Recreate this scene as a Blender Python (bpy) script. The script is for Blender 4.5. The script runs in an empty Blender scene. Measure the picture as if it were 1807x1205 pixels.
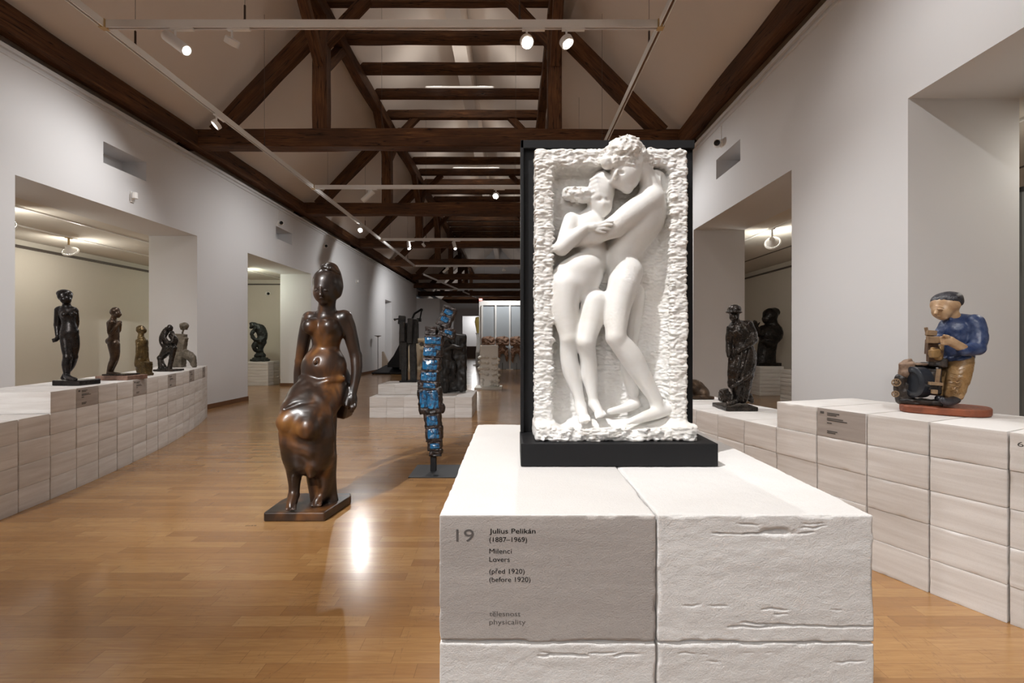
import bpy, math, random
import numpy as np
from mathutils import Vector, Matrix

random.seed(7)
C = bpy.context.scene.collection
# ---------------------------------------------------------------- camera
EYE = 1.105          # lens height
F = 840.0            # focal length in pixels of the 1807 px wide frame (about 17 mm)
CX, CY = 903.5, 602.5
cam_d = bpy.data.cameras.new('camera'); cam = bpy.data.objects.new('camera', cam_d); C.objects.link(cam)
cam.location = (0, 0, EYE); cam.rotation_euler = (math.pi/2, 0, 0)
cam_d.sensor_width = 36; cam_d.lens = F/1807*36; cam_d.clip_start = .02; cam_d.clip_end = 200
bpy.context.scene.camera = cam
# ---------------------------------------------------------------- world, view
w = bpy.data.worlds.new('world'); bpy.context.scene.world = w; w.use_nodes = True
w.node_tree.nodes['Background'].inputs[0].default_value = (.9, .93, 1, 1)
w.node_tree.nodes['Background'].inputs[1].default_value = .05
vs = bpy.context.scene.view_settings
vs.view_transform = 'Standard'; vs.look = 'None'; vs.gamma = 1; vs.use_curve_mapping = False
vs.exposure = EXPOSURE = 0.72
cy = bpy.context.scene.cycles
cy.max_bounces = 8; cy.diffuse_bounces = 5; cy.glossy_bounces = 4
cy.sample_clamp_indirect = 6
cy.use_denoising = True; cy.use_adaptive_sampling = True; cy.adaptive_threshold = .02

def at(x, y, d):
    "a point of the place seen at x, y of the photograph and d metres in front of the lens"
    return Vector(((x-CX)/F*d, d, EYE-(y-CY)/F*d))
def on(x, y, z):
    "the same for a point known to lie at height z"
    return at(x, y, (EYE-z)*F/(y-CY))

# ---------------------------------------------------------------- lamps of the hall (power W, cone deg), aimed; their fixtures are built further down
TRACK_Z = 3.9
TRK = [-4.6, -.2, 4.2, 8.62, 13.05, 17.6]          # depth of the cross tracks
TL, TR = -3.60, 1.31                         # x of the two long tracks
WARM = (1, .90, .79); NEUT = (1, .985, .972)
LAMPS = [  # kind, x, y of the mount on the track, aim point, watts, cone, lens glow, label
 ('cylinder', -2.42, -.2, (-1.30, 3.4, .7), 560, 44, 8, 'white tube spotlight behind the viewer, aimed at the seated wooden woman'),
 ('disc', -1.05, -.2, (.17, .80, 1.0), 250, 48, 8, 'white disc spotlight behind the viewer, aimed at the marble relief'),
 ('disc', -1.7, -4.6, (.25, .5, .6), 45, 40, 8, 'white disc spotlight far behind the viewer, aimed at the central plinth'),  # added fill for the front of the plinth
 ('disc', -3.3, -4.6, (-2.0, 1.0, .0), 170, 80, 8, 'white disc spotlight far behind the viewer, lighting the floor'),  # unseen fill lamp, put in for the floor
 ('disc', -1.3, -4.6, (-2.6, -.6, .0), 110, 80, 8, 'white disc lamp far behind the viewer, second from left on its track'),  # added to lift the floor and its bounce onto the ceiling
 ('disc', TL, -2.3, (-2.4, 1.6, .0), 150, 90, 8, 'white disc lamp on the left track behind the viewer'),  # extra lamp on this track, added to brighten the left floor
 ('disc', TR, -2.3, (2.1, 1.2, .0), 70, 76, 8, 'white disc lamp on the right track behind the viewer'),  # extra lamp, added to brighten the floor at right
 ('disc', -3.2, -.2, (-3.9, 3.8, .8), 230, 66, 8, 'white disc spotlight behind the viewer, aimed at the left curved plinth'),
 ('disc', .95, -.2, (2.0, 2.4, .8), 130, 62, 8, 'white disc spotlight behind the viewer, aimed at the metal worker'),
 ('cylinder', -2.97, 4.2, (.8, 3.6, .9), 40, 60, 8, 'bright white tube spotlight on the nearest cross track'),
 ('disc', -2.47, 4.2, (-4.4, 5.6, .8), 70, 90, 8, 'flat white disc lamp beside the tube spotlight, nearest cross track'),
 ('disc', .13, 4.2, (.6, 1.1, .8), 130, 70, 60, 'lit disc spotlight facing the viewer, nearest cross track, above the relief'),
 ('disc', .48, 4.2, (1.9, 3.4, .7), 110, 90, 14, 'lit disc spotlight, rightmost on the nearest cross track'),
 ('disc', TL, 5.8, (-4.98, 5.0, 2.3), 60, 120, 5, 'small white disc lamp on left track before the first tie beam'),
 ('disc', TL, 11.3, (-1.2, 2.0, .0), 75, 60, 120, 'glaring disc spotlight on the left track, brightest light of the hall'),
 ('disc', TR, 7.3, (2.72, 6.4, 2.0), 60, 120, 5, 'white disc lamp on right track hidden behind the relief'),
 ('disc', TR, 2.6, (2.72, 2.9, 2.0), 42, 130, 5, 'white disc lamp on right track, above the right plinth'),
 ('disc', -.29, 8.62, (-1.3, 5.6, .2), 120, 80, 40, 'lit disc spotlight on the second cross track'),
 ('cylinder', -2.6, 8.62, (-4.98, 8.9, 1.8), 70, 124, 8, 'white tube lamp on second cross track near left post'),
 ('cylinder', -2.83, 13.05, (-2.0, 10.5, .0), 80, 50, 8, 'left small tube spotlight on the third cross track'),
 ('disc', -2.42, 13.05, (-4.98, 13.6, 1.8), 90, 128, 8, 'white disc lamp on the third cross track'),
 ('cylinder', -1.58, 13.05, (-.6, 10.9, .6), 200, 60, 8, 'largest tube spotlight on the third cross track'),
 ('cylinder', -2.44, 17.6, (-4.98, 19.2, 2.0), 150, 110, 8, 'small tube spotlight on the fourth cross track'),
 ('disc', -.30, 17.6, (-.3, 21.0, .0), 130, 110, 8, 'white disc lamp on the fourth cross track'),
]
# ---------------------------------------------------------------- small helpers
def tag(o, label=None, cat=None, group=None, kind=None):
    if label: o['label'] = label
    if cat: o['category'] = cat
    if group: o['group'] = group
    if kind: o['kind'] = kind
    return o
def empty(name, loc, label, cat, group=None):
    o = bpy.data.objects.new(name, None); C.objects.link(o); o.location = loc; o.empty_display_size = .05
    return tag(o, label, cat, group)
def wloc(o):
    "place of an object in the hall, its parents included"
    p = Vector(o.location)
    while o.parent is not None: o = o.parent; p += Vector(o.location)
    return p
def mesh_obj(name, verts, faces, mat, parent=None, loc=(0, 0, 0), smooth=False, world=False):
    "one mesh object; verts are in world space, loc is where its origin sits"
    me = bpy.data.meshes.new(name)
    v = np.asarray(verts, dtype=np.float64)
    off = wloc(parent) if parent is not None else Vector((0, 0, 0))
    loc = Vector(loc)
    if loc.length == 0 and parent is not None: loc = off.copy()
    v = v - np.array(loc)
    me.from_pydata(v.tolist() if len(v) < 3000 else v.tolist(), [], faces if isinstance(faces, list) else faces.tolist())
    if smooth: me.polygons.foreach_set('use_smooth', np.ones(len(me.polygons), dtype=bool))
    if mat is not None:
        for m in (mat if isinstance(mat, (list, tuple)) else [mat]): me.materials.append(m)
    me.update()
    o = bpy.data.objects.new(name, me); C.objects.link(o)
    if parent is not None:
        o.parent = parent; o.location = loc-off
    else: o.location = loc
    return o
class MB:
    "collects simple solids, then becomes one mesh"
    def __init__(s): s.v = []; s.f = []
    def add(s, v, f):
        n = len(s.v); s.v += [tuple(p) for p in v]; s.f += [[i+n for i in q] for q in f]; return s
    def box(s, x0, x1, y0, y1, z0, z1):
        v = [(x, y, z) for z in (z0, z1) for y in (y0, y1) for x in (x0, x1)]
        return s.add(v, [[0, 2, 3, 1], [4, 5, 7, 6], [0, 1, 5, 4], [2, 6, 7, 3], [0, 4, 6, 2], [1, 3, 7, 5]])
    def obox(s, c, ax, ay, az, hx, hy, hz):
        "box with its own axes"
        c = Vector(c); ax = Vector(ax).normalized(); ay = Vector(ay).normalized(); az = Vector(az).normalized()
        v = [c+ax*hx*i+ay*hy*j+az*hz*k for k in (-1, 1) for j in (-1, 1) for i in (-1, 1)]
        return s.add(v, [[0, 2, 3, 1], [4, 5, 7, 6], [0, 1, 5, 4], [2, 6, 7, 3], [0, 4, 6, 2], [1, 3, 7, 5]])
    def tube(s, a, b, r0, r1=None, n=12, caps=True):
        a = Vector(a); b = Vector(b); r1 = r0 if r1 is None else r1
        d = (b-a).normalized(); u = d.orthogonal().normalized(); w_ = d.cross(u)
        v = [p+(u*math.cos(t)+w_*math.sin(t))*r for p, r in ((a, r0), (b, r1)) for t in [2*math.pi*i/n for i in range(n)]]
        f = [[i, (i+1) % n, n+(i+1) % n, n+i] for i in range(n)]
        if caps: f += [list(range(n))[::-1], list(range(n, 2*n))]
        return s.add(v, f)
    def lathe(s, a, d, prof, n=20):
        "prof: (distance along d, radius)"
        a = Vector(a); d = Vector(d).normalized(); u = d.orthogonal().normalized(); w_ = d.cross(u)
        v = [a+d*t+(u*math.cos(q)+w_*math.sin(q))*max(r, 1e-5) for t, r in prof for q in [2*math.pi*i/n for i in range(n)]]
        f = [[k*n+i, k*n+(i+1) % n, (k+1)*n+(i+1) % n, (k+1)*n+i] for k in range(len(prof)-1) for i in range(n)]
        f += [list(range(n))[::-1], list(range((len(prof)-1)*n, len(prof)*n))]
        return s.add(v, f)
    def prism(s, poly, y0, y1):
        "poly in x,z pushed from y0 to y1"
        n = len(poly); v = [(x, y0, z) for x, z in poly]+[(x, y1, z) for x, z in poly]
        return s.add(v, [list(range(n)), list(range(n, 2*n))[::-1]]+[[i, i+n, (i+1) % n+n, (i+1) % n] for i in range(n)])
    def vprism(s, poly, z0, z1):
        n = len(poly); v = [(x, y, z0) for x, y in poly]+[(x, y, z1) for x, y in poly]
        return s.add(v, [list(range(n))[::-1], list(range(n, 2*n))]+[[i, (i+1) % n, (i+1) % n+n, i+n] for i in range(n)])
    def build(s, name, mat, parent=None, loc=(0, 0, 0), smooth=False, bevel=0):
        o = mesh_obj(name, s.v, s.f, mat, parent, loc, smooth)
        if bevel:
            b = o.modifiers.new('bevel', 'BEVEL'); b.width = bevel; b.segments = 2; b.limit_method = 'ANGLE'
        return o
def smooth_by_angle(o, deg=40):
    me = o.data; me.polygons.foreach_set('use_smooth', np.ones(len(me.polygons), dtype=bool))
    try: me.set_sharp_from_angle(angle=math.radians(deg))
    except Exception: pass
    return o

# ---------------------------------------------------------------- numpy noise
def _h(i, j, k, s):
    n = (i.astype(np.int64)*374761393+j.astype(np.int64)*668265263+k.astype(np.int64)*2147483647*3+s*974711) & 0xffffffff
    n = ((n ^ (n >> 13))*1274126177) & 0xffffffff
    return (((n ^ (n >> 16)) & 0xffff)/32767.5-1).astype(np.float32)
def vnoise(x, y, z, s=0):
    xi, yi, zi = np.floor(x), np.floor(y), np.floor(z)
    fx, fy, fz = x-xi, y-yi, z-zi
    fx = fx*fx*(3-2*fx); fy = fy*fy*(3-2*fy); fz = fz*fz*(3-2*fz)
    r = 0
    for a in (0, 1):
        for b in (0, 1):
            for c in (0, 1):
                r = r+_h(xi+a, yi+b, zi+c, s)*(fx if a else 1-fx)*(fy if b else 1-fy)*(fz if c else 1-fz)
    return r
def fbm(x, y, z, o=3, s=0):
    r = 0; a = 1
    for i in range(o): r = r+a*vnoise(x*2**i, y*2**i, z*2**i, s+i); a *= .5
    return r

# ---------------------------------------------------------------- sculpting: distance field -> surface nets
class Clay:
    sub = 4
    def __init__(s, lo, hi, h):
        s.lo = np.array(lo, dtype=np.float64); s.h = h
        s.n = np.ceil((np.array(hi)-s.lo)/h).astype(int)+1
        s.F = np.full(s.n, 1.0, dtype=np.float32)
        s.ax = [(s.lo[i]+h*np.arange(s.n[i])).astype(np.float32) for i in range(3)]
    def _win(s, lo, hi, pad):
        a = np.maximum(np.floor((np.array(lo)-pad-s.lo)/s.h).astype(int), 0)
        b = np.minimum(np.ceil((np.array(hi)+pad-s.lo)/s.h).astype(int)+1, s.n)
        if (b <= a).any(): return None
        sl = tuple(slice(a[i], b[i]) for i in range(3))
        X = s.ax[0][sl[0]][:, None, None]; Y = s.ax[1][sl[1]][None, :, None]; Z = s.ax[2][sl[2]][None, None, :]
        return sl, X, Y, Z
    def _mix(s, sl, d, k, sub):
        A = s.F[sl]
        if sub: A = -A
        if k > 0:
            hh = np.clip(.5+.5*(A-d)/k, 0, 1); r = A*(1-hh)+d*hh-k*hh*(1-hh)
        else: r = np.minimum(A, d)
        s.F[sl] = -r if sub else r
    def cone(s, a, b, ra, rb, k=.01, flat=1, sub=False):
        "tapered round limb; flat squeezes it in depth"
        a = np.array(a, dtype=np.float64); b = np.array(b, dtype=np.float64); m = max(ra, rb)
        q = s._win(np.minimum(a, b)-m, np.maximum(a, b)+m, k+2*s.h)
        if q is None: return s
        sl, X, Y, Z = q; g = b-a; gy = g[1]/flat
        L = g[0]**2+gy**2+g[2]**2+1e-12
        px, py, pz = X-a[0], (Y-a[1])/flat, Z-a[2]
        t = np.clip((px*g[0]+py*gy+pz*g[2])/L, 0, 1)
        d = np.sqrt((px-t*g[0])**2+(py-t*gy)**2+(pz-t*g[2])**2)-(ra+(rb-ra)*t)
        s._mix(sl, d*min(1, flat) if flat < 1 else d, k, sub); return s
    def ell(s, c, r, k=.01, roll=0, yaw=0, pitch=0, sub=False):
        "ellipsoid; roll turns it in the picture plane (deg, clockwise positive), yaw about the vertical"
        c = np.array(c); r = np.array(r, dtype=np.float64); m = r.max()
        q = s._win(c-m, c+m, k+2*s.h)
        if q is None: return s
        sl, X, Y, Z = q
        R = np.array(Matrix.Rotation(math.radians(roll), 3, 'Y') @ Matrix.Rotation(math.radians(yaw), 3, 'Z') @ Matrix.Rotation(math.radians(pitch), 3, 'X')).T
        px, py, pz = X-c[0], Y-c[1], Z-c[2]
        u = [R[i, 0]*px+R[i, 1]*py+R[i, 2]*pz for i in range(3)]
        k0 = np.sqrt((u[0]/r[0])**2+(u[1]/r[1])**2+(u[2]/r[2])**2)
        k1 = np.sqrt((u[0]/r[0]**2)**2+(u[1]/r[1]**2)**2+(u[2]/r[2]**2)**2)+1e-9
        s._mix(sl, k0*(k0-1)/k1, k, sub); return s
    def box(s, c, hs, rd=.003, k=.004, roll=0, yaw=0, pitch=0, sub=False):
        c = np.array(c); hs = np.array(hs, dtype=np.float64); m = np.linalg.norm(hs)
        q = s._win(c-m, c+m, k+2*s.h)
        if q is None: return s
        sl, X, Y, Z = q
        R = np.array(Matrix.Rotation(math.radians(roll), 3, 'Y') @ Matrix.Rotation(math.radians(yaw), 3, 'Z') @ Matrix.Rotation(math.radians(pitch), 3, 'X')).T
        px, py, pz = X-c[0], Y-c[1], Z-c[2]
        u = [np.abs(R[i, 0]*px+R[i, 1]*py+R[i, 2]*pz)-(hs[i]-rd) for i in range(3)]
        out = np.sqrt(sum(np.maximum(a, 0)**2 for a in u))
        d = out+np.minimum(np.maximum(np.maximum(u[0], u[1]), u[2]), 0)-rd
        s._mix(sl, d, k, sub); return s
    def chain(s, pts, k=.01, flat=1, sub=False):
        "pts: (x, y, d, r) in photograph pixels at depth d; one limb, blended as a whole"
        if len(pts) > 2 and max(p[3] for p in pts) > 3.2:                  # a smooth curve through the points
            A = np.array(pts, dtype=float); A = np.vstack([2*A[0]-A[1], A, 2*A[-1]-A[-2]]); out = []
            for i in range(1, len(A)-2):
                for u in np.arange(s.sub)/s.sub:
                    a, b, c, d_ = A[i-1:i+3]; out.append(.5*(2*b+(c-a)*u+(2*a-5*b+4*c-d_)*u*u+(3*b-a-3*c+d_)*u**3))
            out.append(A[-2]); pts = [(o[0], o[1], o[2], max(o[3], .6)) for o in out]
        Q = [at(p[0], p[1], p[2]) for p in pts]; R = [p[3]*p[2]/F for p in pts]; m = max(R)
        lo = np.min([list(q) for q in Q], axis=0)-m; hi = np.max([list(q) for q in Q], axis=0)+m
        q = s._win(lo, hi, k+2*s.h)
        if q is None: return s
        sl, X, Y, Z = q; D = None
        for a, b, ra, rb in zip(Q, Q[1:], R, R[1:]):
            g = b-a; gy = g[1]/flat; L = g[0]**2+gy**2+g[2]**2+1e-12
            px, py, pz = X-a[0], (Y-a[1])/flat, Z-a[2]
            t = np.clip((px*g[0]+py*gy+pz*g[2])/L, 0, 1)
            d = np.sqrt((px-t*g[0])**2+(py-t*gy)**2+(pz-t*g[2])**2)-(ra+(rb-ra)*t)
            if flat < 1: d = d*flat
            if D is None: D = d
            else:
                D = np.minimum(D, d)
        s._mix(sl, D, k, sub); return s
    def blob(s, x, y, d, rx, rz, ry, k=.01, roll=0, yaw=0, pitch=0, sub=False):
        m = d/F; return s.ell(at(x, y, d), (rx*m, ry*m, rz*m), k, roll, yaw, pitch, sub)
    def hand(s, a, b, d, n=4, r=2.2, spread=1.6, k=.002, curl=0, thumb=None):
        "palm at a, finger tips near b (pixels); fingers of unequal length"
        ax, ay = a; bx, by = b; L = math.hypot(bx-ax, by-ay); ux, uy = (bx-ax)/L, (by-ay)/L; nx, ny = -uy, ux
        for i in range(n):
            o = (i-(n-1)/2)*spread*1.25; e = [.88, 1, .97, .80][i % 4]
            s.chain([(ax+nx*o, ay+ny*o, d, r), ((ax+bx)/2+nx*o*1.1+nx*curl*.3, (ay+by)/2+ny*o*1.1, d-.1*r*d/F, r*.92), (ax+ux*L*e+nx*(o*1.15+curl), ay+uy*L*e+ny*(o*1.15+curl), d+.4*r*d/F, r*.72)], k)
        if thumb: s.chain([(ax-ux*r, ay-uy*r, d, r), (ax+thumb[0], ay+thumb[1], d-.3*r*d/F, r*.8)], k)
        return s
    def rough(s, amp, fx, fy, fz, o=2, seed=0, mask=None, band=6, ridge=False):
        "carve noise into the skin"
        I = np.nonzero(np.abs(s.F) < amp*1.6+band*s.h)
        x, y, z = s.ax[0][I[0]], s.ax[1][I[1]], s.ax[2][I[2]]
        n = fbm(x*fx, y*fy, z*fz, o, seed)
        n = (.45-np.abs(n)*1.6)*amp*1.3 if ridge else n*amp
        if mask is not None: n = n*mask(x, y, z)
        s.F[I] += n.astype(np.float32); return s
    def keep(s, G, w_=.003):
        "bring back the field G where it still makes the surface"
        m = np.clip(1-np.abs(s.F-G)/w_, 0, 1); s.F = s.F*(1-m)+G*m; return s
    def soften(s, n=1):
        for _ in range(n):
            for ax in range(3):
                a = [slice(None)]*3; b = [slice(None)]*3; c = [slice(None)]*3
                a[ax] = slice(0, -2); b[ax] = slice(1, -1); c[ax] = slice(2, None); G = s.F.copy()
                G[tuple(b)] = s.F[tuple(b)]*.5+(s.F[tuple(a)]+s.F[tuple(c)])*.25; s.F = G
        return s
    def mesh(s, name, mat, parent=None, loc=(0, 0, 0)):
        Fd = s.F; S = Fd < 0
        S[0] = S[-1] = False; S[:, 0] = S[:, -1] = False; S[:, :, 0] = S[:, :, -1] = False
        Fd = np.where(S, np.minimum(Fd, -1e-6), np.maximum(Fd, 1e-6))
        cnt = np.zeros(np.array(S.shape)-1, dtype=np.int8)
        n0, n1, n2 = cnt.shape
        for a in (0, 1):
            for b in (0, 1):
                for c in (0, 1): cnt += S[a:n0+a, b:n1+b, c:n2+c]
        A = (cnt > 0) & (cnt < 8); I = np.argwhere(A); idx = np.full(A.shape, -1, dtype=np.int64); idx[A] = np.arange(len(I))
        P = np.zeros((len(I), 3)); W = np.zeros(len(I))
        cr = [(a, b, c) for a in (0, 1) for b in (0, 1) for c in (0, 1)]
        val = {c: Fd[I[:, 0]+c[0], I[:, 1]+c[1], I[:, 2]+c[2]] for c in cr}
        for c in cr:
            for axn in range(3):
                if c[axn]: continue
                e = list(c); e[axn] = 1; e = tuple(e)
                va, vb = val[c], val[e]; m = (va < 0) != (vb < 0)
                t = va[m]/(va[m]-vb[m]); q = np.tile(np.array(c, dtype=float), (m.sum(), 1)); q[:, axn] = t
                P[m] += q; W[m] += 1
        P = P/W[:, None]+I
        V = s.lo+P*s.h; faces = []
        for axn in range(3):
            sl0 = [slice(None)]*3; sl1 = [slice(None)]*3; sl0[axn] = slice(0, -1); sl1[axn] = slice(1, None)
            a, b = S[tuple(sl0)], S[tuple(sl1)]
            for inside, flip in ((a & ~b, False), (b & ~a, True)):
                E = np.argwhere(inside)
                o1, o2 = [(1, 2), (2, 0), (0, 1)][axn]
                E = E[(E[:, o1] > 0) & (E[:, o2] > 0)]
                if not len(E): continue
                def g(d1, d2):
                    q = E.copy(); q[:, o1] -= d1; q[:, o2] -= d2; return idx[q[:, 0], q[:, 1], q[:, 2]]
                quad = np.stack([g(1, 1), g(0, 1), g(0, 0), g(1, 0)], 1)
                quad = quad[(quad >= 0).all(1)]
                faces.append(quad[:, ::-1] if flip else quad)
        Fc = np.concatenate(faces)
        me = bpy.data.meshes.new(name)
        off = wloc(parent) if parent is not None else Vector((0, 0, 0)); L = Vector(loc)
        if L.length == 0: L = off.copy()
        V = (V-np.array(L)).astype(np.float32)
        me.vertices.add(len(V)); me.vertices.foreach_set('co', V.ravel())
        me.loops.add(len(Fc)*4); me.loops.foreach_set('vertex_index', Fc.ravel().astype(np.int32))
        me.polygons.add(len(Fc)); me.polygons.foreach_set('loop_start', (np.arange(len(Fc))*4).astype(np.int32))
        me.polygons.foreach_set('use_smooth', np.ones(len(Fc), dtype=bool))
        if mat is not None: me.materials.append(mat)
        me.update(calc_edges=True); me.validate()
        o = bpy.data.objects.new(name, me); C.objects.link(o)
        if parent is not None: o.parent = parent; o.location = L-off
        else: o.location = L
        return o

# ---------------------------------------------------------------- materials
class N:
    def __init__(s, name):
        s.m = bpy.data.materials.new(name); s.m.use_nodes = True; s.t = s.m.node_tree
        s.b = s.t.nodes['Principled BSDF']
    def n(s, typ, **kw):
        x = s.t.nodes.new(typ)
        for k, v in kw.items():
            if k.startswith('i_'):
                key = k[2:]; x.inputs[int(key) if key.isdigit() else key.replace('_', ' ')].default_value = v
            else: setattr(x, k, v)
        return x
    def l(s, a, b): s.t.links.new(a, b); return s
    def coord(s, scale=(1, 1, 1), kind='Object'):
        c = s.n('ShaderNodeTexCoord'); mp = s.n('ShaderNodeMapping'); mp.inputs['Scale'].default_value = scale
        s.l(c.outputs[kind], mp.inputs[0]); return mp.outputs[0]
    def noise(s, vec, scale, detail=4, rough=.5, dist=0):
        x = s.n('ShaderNodeTexNoise'); x.inputs['Scale'].default_value = scale; x.inputs['Detail'].default_value = detail
        x.inputs['Roughness'].default_value = rough; x.inputs['Distortion'].default_value = dist
        s.l(vec, x.inputs['Vector']); return x.outputs['Fac']
    def ramp(s, fac, *st):
        x = s.n('ShaderNodeValToRGB'); r = x.color_ramp
        while len(r.elements) < len(st): r.elements.new(.5)
        for e, (p, c) in zip(r.elements, st): e.position = p; e.color = (*c, 1) if len(c) == 3 else c
        s.l(fac, x.inputs[0]); return x.outputs[0]
    def math(s, op, a, b=None, c=None):
        x = s.n('ShaderNodeMath', operation=op)
        for i, v in enumerate((a, b, c)):
            if v is None: continue
            if isinstance(v, (int, float)): x.inputs[i].default_value = v
            else: s.l(v, x.inputs[i])
        return x.outputs[0]
    def mix(s, f, a, b, mode='MIX'):
        x = s.n('ShaderNodeMix', data_type='RGBA', blend_type=mode)
        for i, v in ((0, f), (6, a), (7, b)):
            if isinstance(v, (int, float)): x.inputs[i].default_value = v
            elif isinstance(v, tuple): x.inputs[i].default_value = (*v, 1)
            else: s.l(v, x.inputs[i])
        return x.outputs[2]
    def bump(s, h, strength=.3, dist=.01):
        x = s.n('ShaderNodeBump'); x.inputs['Strength'].default_value = strength; x.inputs['Distance'].default_value = dist
        s.l(h, x.inputs['Height']); s.l(x.outputs[0], s.b.inputs['Normal']); return s
    def set(s, color=None, rough=None, metal=None, spec=None, coat=None, coat_r=None):
        for k, v in (('Base Color', color), ('Roughness', rough), ('Metallic', metal), ('Specular IOR Level', spec), ('Coat Weight', coat), ('Coat Roughness', coat_r)):
            if v is None: continue
            if isinstance(v, tuple): s.b.inputs[k].default_value = (*v, 1)
            elif isinstance(v, (int, float)): s.b.inputs[k].default_value = v
            else: s.l(v, s.b.inputs[k])
        return s
def plain(name, col, rough=.5, metal=0, spec=.5, bump=0, bs=60):
    x = N(name).set(col, rough, metal, spec)
    if bump: x.bump(x.noise(x.coord(), bs, 4), bump, .002)
    return x.m
def emit(name, col, s):
    x = N(name); x.b.inputs['Emission Color'].default_value = (*col, 1); x.b.inputs['Emission Strength'].default_value = s
    x.set((.9, .9, .88), .4); return x.m
M = {}
def wallm(name, col):
    x = N(name); v = x.coord()
    x.set(x.mix(x.noise(v, .8, 3), tuple(c*.97 for c in col), tuple(min(1, c*1.02) for c in col)), .85, 0, .2)
    x.bump(x.noise(v, 90, 3), .06, .002); return x.m
M['wall'] = wallm('white_wall_paint', (.71, .71, .72))
M['ceil'] = wallm('ceiling_plaster', (.88, .80, .73))
M['roomceil'] = wallm('side_room_ceiling', (.70, .66, .60))
M['roomwall'] = wallm('side_room_wall', (.68, .64, .57))
M['white'] = plain('white_lacquer', (.90, .89, .87), .35)
M['screenwhite'] = plain('white_frame', (.8, .8, .78), .5)
M['black'] = plain('black_lacquer', (.010, .010, .011), .5, spec=.25, bump=.15, bs=25)
M['dark'] = plain('dark_metal', (.03, .032, .034), .45, .3)
M['lensdark'] = plain('dark_lens', (.008, .008, .008), .15)
M['brass'] = plain('ochre_connector', (.55, .38, .17), .5)
M['wire'] = plain('steel_wire', (.12, .10, .09), .5, .5)
M['rust'] = plain('rusty_shackle', (.06, .035, .025), .6, .4)
M['ink'] = plain('black_print', (.012, .011, .011), .8, spec=.1)
M['inkgrey'] = plain('grey_print', (.10, .095, .09), .8, spec=.1)
M['inkpale'] = plain('pale_print', (.12, .11, .105), .8, spec=.1)
M['base'] = plain('baseboard_wood', (.16, .075, .035), .5)
M['greypanel'] = plain('blue_grey_panel', (.40, .44, .47), .3)
M['plate'] = plain('black_steel_plate', (.022, .024, .027), .5, .2)

def wood_beam():
    x = N('old_dark_beam'); v = x.coord((1.2, 14, 14)); v2 = x.coord((.8, 2.2, 2.2))
    g = x.noise(v, 2.2, 6, .62, .6); b = x.noise(v2, 1.6, 3)
    c = x.ramp(g, (.25, (.045, .020, .010)), (.5, (.135, .058, .024)), (.75, (.25, .115, .048)))
    c2 = x.mix(x.ramp(b, (.35, (0, 0, 0)), (.7, (1, 1, 1))), c, (.075, .036, .019))
    cr = x.noise(x.coord((.5, 11, 11)), 2.0, 2, .4, .2)
    crack = x.ramp(cr, (.56, (1, 1, 1)), (.58, (.12, .12, .12)), (.60, (1, 1, 1)))
    col = x.mix(1.0, c2, crack, 'MULTIPLY')
    x.set(col, .7, 0, .25); x.bump(x.math('MULTIPLY', g, crack), .7, .012); return x.m
M['beam'] = wood_beam()
def floor_mat():
    x = N('oak_parquet'); tc = x.n('ShaderNodeTexCoord'); sp = x.n('ShaderNodeSeparateXYZ'); x.l(tc.outputs['Object'], sp.inputs[0])
    X, Y = sp.outputs[0], sp.outputs[1]
    Wd, Ln = .071, .52
    row = x.math('FLOOR', x.math('DIVIDE', Y, Wd))
    wr = x.n('ShaderNodeTexWhiteNoise', noise_dimensions='1D'); x.l(row, wr.inputs['W'])
    u = x.math('ADD', x.math('DIVIDE', X, Ln), x.math('MULTIPLY', wr.outputs[0], 7.31))
    col_ = x.math('FLOOR', u)
    cb = x.n('ShaderNodeCombineXYZ'); x.l(row, cb.inputs[0]); x.l(col_, cb.inputs[1])
    wn = x.n('ShaderNodeTexWhiteNoise', noise_dimensions='3D'); x.l(cb.outputs[0], wn.inputs['Vector'])
    # grain, offset per strip
    mp = x.n('ShaderNodeMapping'); mp.inputs['Scale'].default_value = (1.3, 16, 1)
    ad = x.n('ShaderNodeVectorMath', operation='MULTIPLY_ADD'); x.l(wn.outputs['Color'], ad.inputs[0]); ad.inputs[1].default_value = (9, 9, 9); x.l(tc.outputs['Object'], ad.inputs[2])
    x.l(ad.outputs[0], mp.inputs[0])
    g = x.noise(mp.outputs[0], 3.2, 7, .6, 1.4)
    fine = x.noise(x.coord((6, 120, 1)), 2, 3)
    base = x.ramp(wn.outputs[0], (0, (.30, .145, .044)), (.45, (.39, .20, .066)), (.8, (.44, .24, .085)), (1, (.50, .285, .11)))
    c = x.mix(x.ramp(g, (.3, (0, 0, 0)), (.72, (1, 1, 1))), x.mix(.75, base, (.20, .085, .028), 'MIX'), base)
    c = x.mix(.30, c, x.mix(fine, (.18, .09, .035), (.52, .33, .17)))
    c = x.mix(.8, base, c)
    # joints
    fy = x.math('FRACT', x.math('DIVIDE', Y, Wd)); fu = x.math('FRACT', u)
    j = x.math('MAXIMUM', x.math('LESS_THAN', fy, .022), x.math('LESS_THAN', fu, .0035))
    c = x.mix(x.math('MULTIPLY', j, .45), c, (.08, .035, .015))
    # wear marks
    sc = x.noise(x.coord((2.2, .5, 1)), 1.3, 5, .6, 2.5)
    c = x.mix(x.ramp(sc, (.498, (0, 0, 0)), (.5, (.35, .35, .35)), (.502, (0, 0, 0))), c, (.12, .07, .04))
    x.set(c, x.ramp(x.noise(x.coord((1, 1, 1)), 2.5, 4), (.3, (.17, .17, .17)), (.7, (.27, .27, .27))), 0, .5, .25, .12)
    h = x.math('ADD', x.math('MULTIPLY', g, .25), x.math('ADD', x.math('MULTIPLY', x.noise(x.coord((1.5, 9, 1)), 1.5, 2), 1.3), x.math('MULTIPLY', j, -.8)))
    x.bump(h, .10, .004); return x.m
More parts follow.
